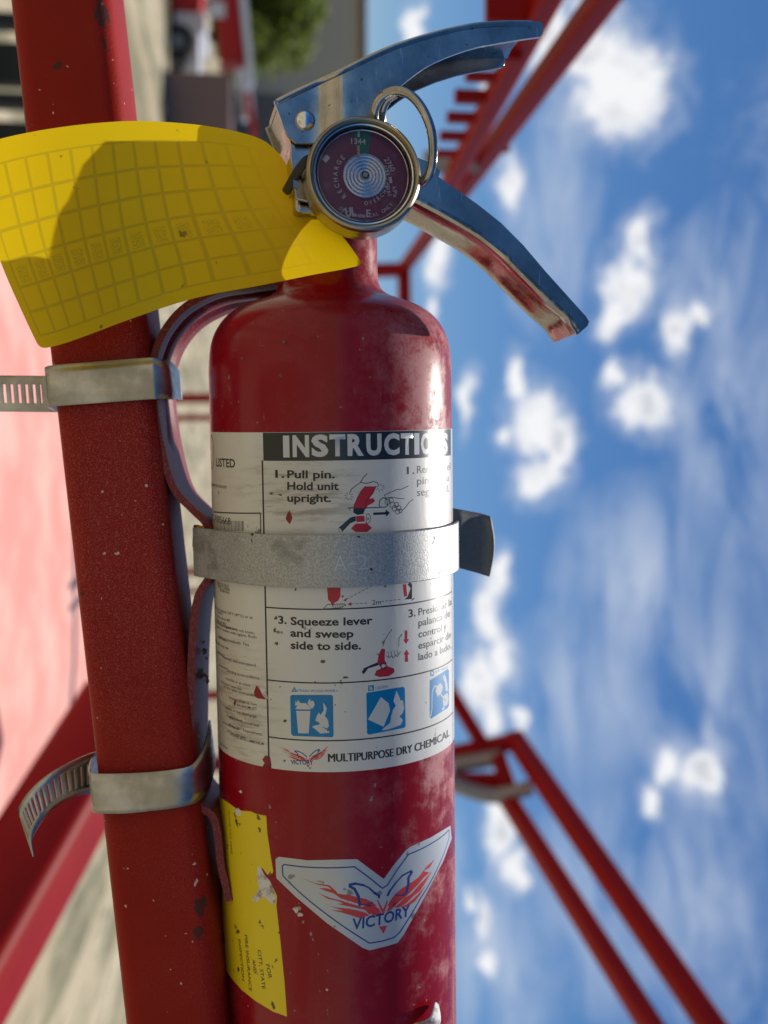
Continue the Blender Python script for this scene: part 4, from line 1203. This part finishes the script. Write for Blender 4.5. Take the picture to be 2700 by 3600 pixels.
# bracket plate that the lever pivots in
EAR = [(1020, 480), (1330, 480), (1400, 560), (1400, 700), (1300, 760), (1040, 700), (1022, 560)]
plate(EAR, 'handle_bracket', STEEL, ext, .0013, lambda x, y: .0062)
mb = MB()
a = [(974, 385), (1000, 440), (1022, 500), (1030, 600), (1032, 660)]
vs = []
for x, y in a:
    p = onplane(x, y, .349, .0050); vs += [p, p - HN * .020, p - HN * .020 + HX * .0012, p + HX * .0012]
mb.add(vs, [(i * 4 + k, i * 4 + (k + 1) % 4, (i + 1) * 4 + (k + 1) % 4, (i + 1) * 4 + k) for i in range(4) for k in range(4)] + [(0, 1, 2, 3), (16, 17, 18, 19)])
mb.build('bracket_side', STEEL, ext, smooth=False)

# pull pin ring
rp = [(1380, 615, .3600), (1420, 640, .3585), (1450, 652, .3545), (1476, 646, .3480), (1506, 615, .3435), (1522, 560, .3405), (1518, 470, .3390), (1490, 392, .3390), (1446, 337, .3395), (1395, 319, .3405), (1350, 334, .3415), (1324, 368, .343), (1316, 405, .345), (1320, 460, .3485)]
m = MB(); m.tube([P(*q) for q in spline(rp, 7)], .00142, 14)
m.build('pull_ring', STEEL, ext)
m = MB(); m.tube([P(*q) for q in spline([(1392, 330, .3432), (1362, 352, .3445), (1346, 385, .346), (1343, 420, .348), (1345, 470, .350)], 6)], .0013, 12)
m.build('pull_pin', STEEL, ext)

# ------------------------------------------------------------------ pressure gauge
GC = P(1281, 610, .343)
GA = R_(9)
GN = CV(math.sin(GA), 0, math.cos(GA)); GX = CV(math.cos(GA), 0, -math.sin(GA)); GY = CV(0, 1, 0)
m = MB(); m.lathe(GC, GN, GX, [(-.0125, 0), (-.0125, .0150), (-.0118, .0166), (-.0104, .0175), (-.006, .0176), (-.0032, .0174), (-.0024, .0176), (-.0008, .0175), (.0004, .0171), (.0009, .0165), (.0006, .0159), (-.0006, .0156), (-.0016, .0154), (-.0045, .0150), (-.0050, .0148), (-.0050, 0)], 96)
gauge = m.build('gauge', BRASS, ext, label='round pressure gauge with a brass rim and maroon dial')
m = MB(); m.lathe(GC, GN, GX, [(-.0044, 0), (-.0044, .0147)], 72)
m.build('dial', DIAL, gauge, smooth=False)
# moulded edge of the clear lens
m = MB()
def ring(mb, r, z, t): mb.tube([GC + GN * z + (GX * math.cos(a * math.pi / 36) + GY * math.sin(a * math.pi / 36)) * r for a in range(72)], t, 8, True)
ring(m, .0138, -.0021, .00028); ring(m, .0151, -.0009, .0004)
m.build('lens_edge', SILVER, gauge)
m = MB(); m.lathe(GC, GN, GX, [(-.0012, .0155), (-.0008, .0150), (-.0009, .0142), (-.0018, .0139), (-.0017, .010), (-.0016, .005), (-.0016, 0)], 72)
m.build('lens', GLASSM, gauge)
# silver concentric coil cover
pr_ = []
for k in range(120):
    r = .0069 * (1 - k / 119); pr_.append((-.0036 + .0006 * (1 - r / .0069) + .00060 * math.sin(k * 2 * math.pi / 18.3), r))
pr_ = [(-.0044, .0069)] + pr_
m = MB(); cc = GC + GX * .0006 + GY * .0003; m.lathe(cc, GN, GX, pr_, 72)
m.build('coil_cover', SILVER, gauge, angle=80)
m = MB(); m.lathe(cc, GN, GX, [(-.003, .0013), (-.0022, .0012), (-.0018, .0007), (-.0018, 0)], 24)
m.build('hub', BRASS, gauge)
def G(x, y, z): return GC + GX * x + GY * y + GN * z
PXM = .343 / F
def gpx(x, y): return ((x - 1281) * PXM, -(y - 610) * PXM)
m = MB()
sec = []
for k in range(9): a = R_(90 + 11 - k * 22 / 8); sec.append(G(.0142 * math.cos(a), .0142 * math.sin(a), -.0042))
for k in range(9): a = R_(90 - 15 + k * 30 / 8); sec.append(G(.0066 * math.cos(a), .0066 * math.sin(a), -.0042))
m.add(sec, [(k, k + 1, 16 - k, 17 - k) for k in range(8)])
m.build('green_sector', DIAL_GREEN, gauge, smooth=False)
dm = MB()
def gtext(body, x, y, h, rot=0.0, w=None, bold=0.0):
    "text centred on photo pixel x, y, capitals h pixels, turned rot degrees"
    vs, fs = text_tris(body, bold)
    xa = min(v.x for v in vs); xb = max(v.x for v in vs)
    sy = h * PXM / .7; sx = (w * PXM / (xb - xa)) if w else sy * .9
    cx_, cy_ = gpx(x, y); c, s = math.cos(R_(rot)), math.sin(R_(rot))
    dm.add([G(cx_ + ((v.x - (xa + xb) / 2) * sx) * c - (v.y - .35) * sy * s, cy_ + ((v.x - (xa + xb) / 2) * sx) * s + (v.y - .35) * sy * c, -.0039) for v in vs], fs)
def garc(body, r, a0, a1, h, outward=True, bold=.01):
    for k, ch in enumerate(body):
        if ch == ' ': continue
        a = a0 + (a1 - a0) * k / max(1, len(body) - 1)
        gtext(ch, 1281 + r * math.cos(R_(a)), 610 - r * math.sin(R_(a)), h, a - 90 if outward else a + 90, None, bold)
gtext('1344', 1266, 483, 20, 0, 52, .01)
garc('RECHARGE', 98, 226, 137, 17)
garc('OVERCHARGED', 92, -82, 20, 14, False)
garc('DRY CHEMICAL ONLY', 138, 236, 318, 13, False)
gtext('2760', 1379, 560, 19, -58, 52, .008); gtext('400', 1366, 578, 16, -62, 36)
gtext('kPa', 1398, 657, 16, -82, 38); gtext('psi', 1378, 653, 17, -84, 36)
gtext('UL', 1238, 735, 30, 8, 38, .05); gtext('c', 1206, 736, 12, 0); gtext('us', 1274, 744, 14, 0); gtext('E', 1302, 737, 26, 0, 15, .02)
def gquad(x0, y0, x1, y1, rot, mb, z=-.0039):
    cx_, cy_ = gpx((x0 + x1) / 2, (y0 + y1) / 2); hw = (x1 - x0) / 2 * PXM; hh = (y1 - y0) / 2 * PXM; c, s = math.cos(R_(rot)), math.sin(R_(rot))
    mb.add([G(cx_ + a * hw * c - b * hh * s, cy_ + a * hw * s + b * hh * c, z) for a, b in ((-1, -1), (1, -1), (1, 1), (-1, 1))], [(0, 1, 2, 3)])
gquad(1142, 538, 1160, 562, -40, dm); gquad(1377, 604, 1387, 626, 8, dm); gquad(1263, 447, 1271, 468, 0, dm); gquad(1276, 420, 1279, 440, 0, dm)
dm.build('lettering', DIAL_WHITE, gauge, smooth=False)
m = MB(); gquad(1262, 498, 1271, 545, 2, m, -.0037)
m.build('pointer', POINTER, gauge, smooth=False)

# ------------------------------------------------------------------ bracket with its retaining band
brk = empty('mounting_bracket', P(600, 2700, .39), 'red strap-metal bracket with a grey steel band holding the extinguisher to the rail', 'bracket')
path = spline([(985, 985, 0), (870, 1002, 0), (760, 1022, 0), (655, 1075, 0), (585, 1150, 0), (545, 1240, 0), (535, 1330, 0), (543, 1430, 0), (562, 1550, 0), (590, 1665, 0), (622, 1735, 0), (680, 1795, 0), (722, 1838, 0), (742, 1890, 0), (748, 1960, 0), (733, 2030, 0), (700, 2085, 0), (683, 2160, 0), (673, 2300, 0), (668, 2500, 0), (668, 2650, 0), (676, 2780, 0), (702, 2838, 0), (745, 2868, 0), (764, 2930, 0), (776, 3040, 0), (792, 3110, 0), (806, 3170, 0)], 5)
DBK, TBK = .3790, .0024
mb = MB(); vs = []; ncr = 15
for i, (x, y, _) in enumerate(path):
    p = P(x, y, DBK)
    q = P(*path[min(i + 1, len(path) - 1)][:2], DBK); r = P(*path[max(i - 1, 0)][:2], DBK)
    t = (q - r).normalized()
    nr = t.cross(CV(0, 0, 1)).normalized()
    if nr.dot(ROT @ Vector((1, -.25, 0))) < 0 and y > 1030: nr = -nr
    if y <= 1030 and nr.dot(CV(0, -1, 0)) < 0: nr = -nr
    WBK = .036 if y < 1900 else .032
    if 1900 < y < 2150: WBK = .036 - .004 * (y - 1900) / 250
    groove = max(0, min(1, (1580 - y) / 120)) if y < 1600 else 0
    for k in range(ncr):
        w = k / (ncr - 1)
        g_ = 0
        for c_ in (.34, .68):
            g_ = max(g_, 1 - abs(w - c_) / .10)
        vs.append(p - CV(0, 0, 1) * WBK * w + nr * (TBK / 2 - .0034 * max(0, g_) * groove))
    for k in range(ncr - 1, -1, -1):
        g_ = max(max(0, 1 - abs(k / (ncr - 1) - c_) / .10) for c_ in (.34, .68))
        vs.append(p - CV(0, 0, 1) * WBK * k / (ncr - 1) - nr * (TBK / 2 + .0034 * g_ * groove))
n = ncr * 2
mb.add(vs, [(i * n + k, i * n + (k + 1) % n, (i + 1) * n + (k + 1) % n, (i + 1) * n + k) for i in range(len(path) - 1) for k in range(n)] + [tuple(range(n)), tuple((len(path) - 1) * n + k for k in range(n))])
mb.build('strap', BRACKET_RED, brk, angle=50)
# dark red hook around the neck
m = MB(); m.tube([P(*q) for q in spline([(800, 1000, .405), (850, 1015, .402), (905, 1018, .398), (960, 1012, .396), (1010, 1000, .396)], 5)], .0034, 12)
m.build('neck_hook', BRACKET_RED, brk)

# band round the bottle
sA = us(1178, 1878).y; sB = us(1178, 2063).y
RB = RAD + .0009
sec = []
for k in range(60):
    th = R_(97) - (R_(97) + R_(50)) * k / 59
    sec.append((ER * math.sin(th) + EF * math.cos(th)) * RB)
tl = (ER * -math.cos(R_(72)) * 1 + EF * -math.sin(R_(72)) * 1)
e = sec[-1]
tan = (sec[-1] - sec[-2]).normalized()
for k in range(1, 9): sec.append(e + tan * .0026 * k)
mb = MB(); vs = []
th_ = .0011
for i, q in enumerate(sec):
    a = sec[max(i - 1, 0)]; b = sec[min(i + 1, len(sec) - 1)]; t = (b - a).normalized(); nr = t.cross(AXD)
    if nr.dot(q) < 0: nr = -nr
    vs += [AX_A + AXD * sA + q, AX_A + AXD * sB + q, AX_A + AXD * sB + q + nr * th_, AX_A + AXD * sA + q + nr * th_]
mb.add(vs, [(i * 4 + k, i * 4 + (k + 1) % 4, (i + 1) * 4 + (k + 1) % 4, (i + 1) * 4 + k) for i in range(len(sec) - 1) for k in range(4)] + [(0, 1, 2, 3), tuple((len(sec) - 1) * 4 + k for k in range(4))])
band = mb.build('retaining_band', GALV, brk, angle=40, label='dull grey galvanised band across the extinguisher')
bevel(band, .0003, 2, 50)
# rolled rusty end
bn = (ER * math.sin(R_(-50)) + EF * math.cos(R_(-50)))
def onband(x, y, lift):
    o = AX_A + bn * (RB + .0011 + lift); d = P(x, y, 1) - CAMP
    return CAMP + d * ((o - CAMP).dot(bn) / d.dot(bn))
m = MB(); m.tube([onband(691, y, -.0010) for y in (1846, 1870, 1890, 1915, 1940, 1960)], [.0010, .0012, .0013, .0014, .0011, .0004], 10)
m.build('rusty_pin', RUST, band)
m = MB(); q = [(690, 1846), (716, 1848), (722, 1862), (710, 1880), (704, 1905), (697, 1935), (692, 1950)]
m.add([onband(x, y, .0001) for x, y in q], [tuple(range(7))])
m.build('rust_stain', RUST, band, smooth=False)
# stamped letters on the band
dt = Decal()
for t, a, b in (('A', (1175, 2004), (1216, 2003)), ('2', (1254, 2002), (1290, 1998))):
    dt.text(t, a, b, 55, -.012)
dt.line([(1225, 1980), (1244, 1979)], .0005)
STAMP = mat('stamped_steel', (.55, .56, .57), .4, .6)
dt.build('stamped_lettering', STAMP, band, (.0009 + th_ + .00002) / .14)
# free end of the band on the far side, flaring out
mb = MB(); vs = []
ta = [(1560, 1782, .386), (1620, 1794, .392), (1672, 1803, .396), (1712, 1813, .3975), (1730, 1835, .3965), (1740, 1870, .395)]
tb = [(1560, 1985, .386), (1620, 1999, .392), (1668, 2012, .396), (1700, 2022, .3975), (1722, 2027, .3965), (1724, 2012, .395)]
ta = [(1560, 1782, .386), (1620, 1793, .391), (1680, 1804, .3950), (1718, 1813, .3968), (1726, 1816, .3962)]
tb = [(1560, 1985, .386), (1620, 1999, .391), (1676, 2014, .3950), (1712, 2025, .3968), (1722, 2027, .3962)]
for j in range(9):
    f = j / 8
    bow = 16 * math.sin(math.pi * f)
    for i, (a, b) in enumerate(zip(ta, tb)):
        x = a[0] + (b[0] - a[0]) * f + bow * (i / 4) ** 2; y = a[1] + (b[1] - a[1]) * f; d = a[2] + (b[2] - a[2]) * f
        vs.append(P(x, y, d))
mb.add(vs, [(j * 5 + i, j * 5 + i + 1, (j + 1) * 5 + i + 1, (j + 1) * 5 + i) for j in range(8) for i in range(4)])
BAND_SHADE = mat('shaded_band_zinc', (.13, .135, .135), .6, .3, fn=lambda h: h.l(h.mix(h.noise(h.obj, 900, 2), (.10, .105, .105), (.17, .175, .17)), h.b.inputs['Base Color']))  # darker than the band: the shade on this end is put into its colour
o = mb.build('band_end', BAND_SHADE, band, angle=60)
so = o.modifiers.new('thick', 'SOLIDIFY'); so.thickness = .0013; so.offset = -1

# ------------------------------------------------------------------ hose clamps
def strip(A, B, thick_, name, mt, parent, slots=None, nb=1, label=None, origin=None):
    "sheet strip between two matching lists of points; slots: set of (i) columns with a slot cut in the middle third"
    fr = [0, .24, .5, .76, 1] if slots is None else [0, .18, .24, .76, .82, 1]
    m_ = len(fr); vs = []
    for a, b in zip(A, B):
        vs += [a.lerp(b, f) for f in fr]
    fs = []
    for i in range(len(A) - 1):
        for k in range(m_ - 1):
            if slots is not None and i in slots and k == 2: continue
            fs.append((i * m_ + k, i * m_ + k + 1, (i + 1) * m_ + k + 1, (i + 1) * m_ + k))
    mb = MB(); mb.add(vs, fs)
    o = mb.build(name, mt, parent, angle=60)
    so = o.modifiers.new('thick', 'SOLIDIFY'); so.thickness = thick_; so.offset = 0
    return o
GRP = 'steel hose clamps around the red rail'
hc1 = empty('hose_clamp', P(340, 1400, .375), 'upper steel hose clamp with its slotted tail sticking out straight, just below the yellow tag', 'hose clamp', GRP)
def ring_pts(spec, n=5): return [P(*q) for q in spline(spec, n)]
A = [(182, 1322, .394), (166, 1305, .384), (160, 1294, .375), (168, 1288, .3728), (200, 1283, .3720), (350, 1271, .3722), (500, 1259, .3724), (545, 1259, .3728), (590, 1268, .3765), (606, 1278, .385), (624, 1300, .400), (632, 1312, .412)]
B = [(200, 1448, .394), (182, 1438, .384), (172, 1432, .375), (180, 1430, .3728), (210, 1427, .3720), (360, 1416, .3722), (510, 1405, .3724), (555, 1403, .3728), (602, 1400, .3765), (618, 1402, .385), (632, 1404, .400), (638, 1405, .412)]
strip(ring_pts(A), ring_pts(B), .0007, 'clamp_band', CLAMP, hc1)
nT = 46
At = [P(200 - i * 5.2, 1322 - i * .05, .3955 - i * .00003) for i in range(nT)]
Bt = [P(210 - i * 5.2, 1449 - i * .05, .3955 - i * .00003) for i in range(nT)]
strip(At, Bt, .0007, 'slotted_tail', CLAMP, hc1, slots={i for i in range(11, nT - 2) if i % 5 in (0, 1)})
hc2 = empty('hose_clamp', P(420, 2800, .375), 'lower steel hose clamp with its slotted tail curling down and a slack loop', 'hose clamp', GRP)
A = [(345, 2640, .402), (322, 2668, .390), (314, 2700, .377), (318, 2716, .3732), (345, 2720, .3722), (430, 2719, .3720), (530, 2714, .3720), (620, 2704, .3722), (672, 2690, .374), (702, 2655, .378), (722, 2610, .384), (734, 2560, .391), (737, 2532, .398)]
B = [(352, 2782, .402), (336, 2812, .390), (328, 2842, .377), (332, 2856, .3732), (360, 2859, .3722), (440, 2859, .3720), (540, 2849, .3720), (625, 2838, .3722), (680, 2824, .374), (712, 2800, .378), (735, 2765, .384), (750, 2715, .391), (756, 2680, .398)]
strip(ring_pts(A), ring_pts(B), .0007, 'clamp_band', CLAMP, hc2)
A = spline([(352, 2640, .400), (315, 2650, .394), (250, 2678, .388), (185, 2712, .383), (130, 2755, .379), (90, 2800, .376), (68, 2838, .374), (64, 2850, .3735)], 8)
B = spline([(352, 2775, .400), (315, 2788, .394), (262, 2802, .386), (205, 2832, .379), (160, 2872, .373), (128, 2918, .369), (112, 2955, .367), (119, 3012, .366)], 8)
strip([P(*q) for q in A], [P(*q) for q in B], .0007, 'slotted_tail', CLAMP, hc2, slots={i for i in range(8, 46) if i % 3 == 0})

# ------------------------------------------------------------------ yellow inspection tag and its tie
def lin(pts, t):
    n = len(pts) - 1; f = t * n; i = min(int(f), n - 1); f -= i
    return tuple(a + (b - a) * f for a, b in zip(pts[i], pts[i + 1]))
TOPE = spline([(-120, 522), (0, 488), (120, 462), (250, 442), (370, 430), (480, 425), (600, 430), (720, 442), (840, 464), (930, 496), (992, 552)], 6)
BOTE = spline([(140, 1228), (210, 1212), (285, 1187), (375, 1153), (464, 1120), (597, 1074), (729, 1038), (928, 1001), (1100, 966), (1210, 946), (1276, 930)], 6)
LEFE = spline([(-120, 522), (-62, 720), (2, 920), (75, 1090), (140, 1228)], 6)
RIGE = spline([(992, 552), (1045, 640), (1120, 745), (1210, 838), (1276, 930)], 6)
mb = MB(); NU, NV_ = 72, 48
vs = []; uvs = []
for j in range(NV_ + 1):
    v = j / NV_
    for i in range(NU + 1):
        u = i / NU
        t_ = lin(TOPE, u); b_ = lin(BOTE, u); l_ = lin(LEFE, v); r_ = lin(RIGE, v)
        x = (1 - v) * t_[0] + v * b_[0] + (1 - u) * l_[0] + u * r_[0] - ((1 - u) * (1 - v) * TOPE[0][0] + u * (1 - v) * TOPE[-1][0] + (1 - u) * v * BOTE[0][0] + u * v * BOTE[-1][0])
        y = (1 - v) * t_[1] + v * b_[1] + (1 - u) * l_[1] + u * r_[1] - ((1 - u) * (1 - v) * TOPE[0][1] + u * (1 - v) * TOPE[-1][1] + (1 - u) * v * BOTE[0][1] + u * v * BOTE[-1][1])
        d = .3555 + .0070 * u ** 1.5 + .0060 * (1 - u) * (2 * v - 1) ** 2 * .4
        # the fold running from the tie towards the lower corner
        cr = v - (.40 + .22 * u)
        d += .0050 * max(0, u - .25) * (abs(cr) * -1.6 + .55) * 1.2
        d -= .0070 * v * u * .6
        vs.append(P(x, y, d)); uvs.append((u, v))
fs = []
for j in range(NV_):
    for i in range(NU):
        # rounded corners: drop the outermost cells and pull the rest
        fs.append((j * (NU + 1) + i, j * (NU + 1) + i + 1, (j + 1) * (NU + 1) + i + 1, (j + 1) * (NU + 1) + i))
rad = .045
def rnd(u, v):
    cu = min(max(u, rad), 1 - rad); cv = min(max(v, rad * 1.5), 1 - rad * 1.5)
    du, dv = (u - cu) / rad, (v - cv) / (rad * 1.5)
    r = math.hypot(du, dv)
    if r > 1: return cu + du / r * rad, cv + dv / r * rad * 1.5
    return u, v
def tag_pt(u, v):
    i = min(int(u * NU), NU - 1); j = min(int(v * NV_), NV_ - 1); fu = u * NU - i; fv = v * NV_ - j
    g0 = vs[j * (NU + 1) + i].lerp(vs[j * (NU + 1) + i + 1], fu); g1 = vs[(j + 1) * (NU + 1) + i].lerp(vs[(j + 1) * (NU + 1) + i + 1], fu)
    return g0.lerp(g1, fv)
vs2 = []; uv2 = []
for (u, v) in uvs:
    a, b = rnd(u, v); vs2.append(tag_pt(a, b)); uv2.append((a, b))
mb.add(vs2, fs); mb.uv = uv2
tg = mb.build('inspection_tag', TAG_Y, angle=80)
tag(tg, 'curved yellow plastic tag with a faint grid, hanging beside the gauge', 'tag')
m = MB(); m.tube([P(*q) for q in spline([(1004, 674, .3590), (1017, 652, .3545), (1034, 622, .3495), (1056, 588, .3455), (1080, 562, .3455), (1110, 550, .349)], 6)], .0014, 10, flat=.5)
zt = m.build('zip_tie', BLACK)
tag(zt, 'short black cable tie holding the yellow tag beside the gauge', 'cable tie')
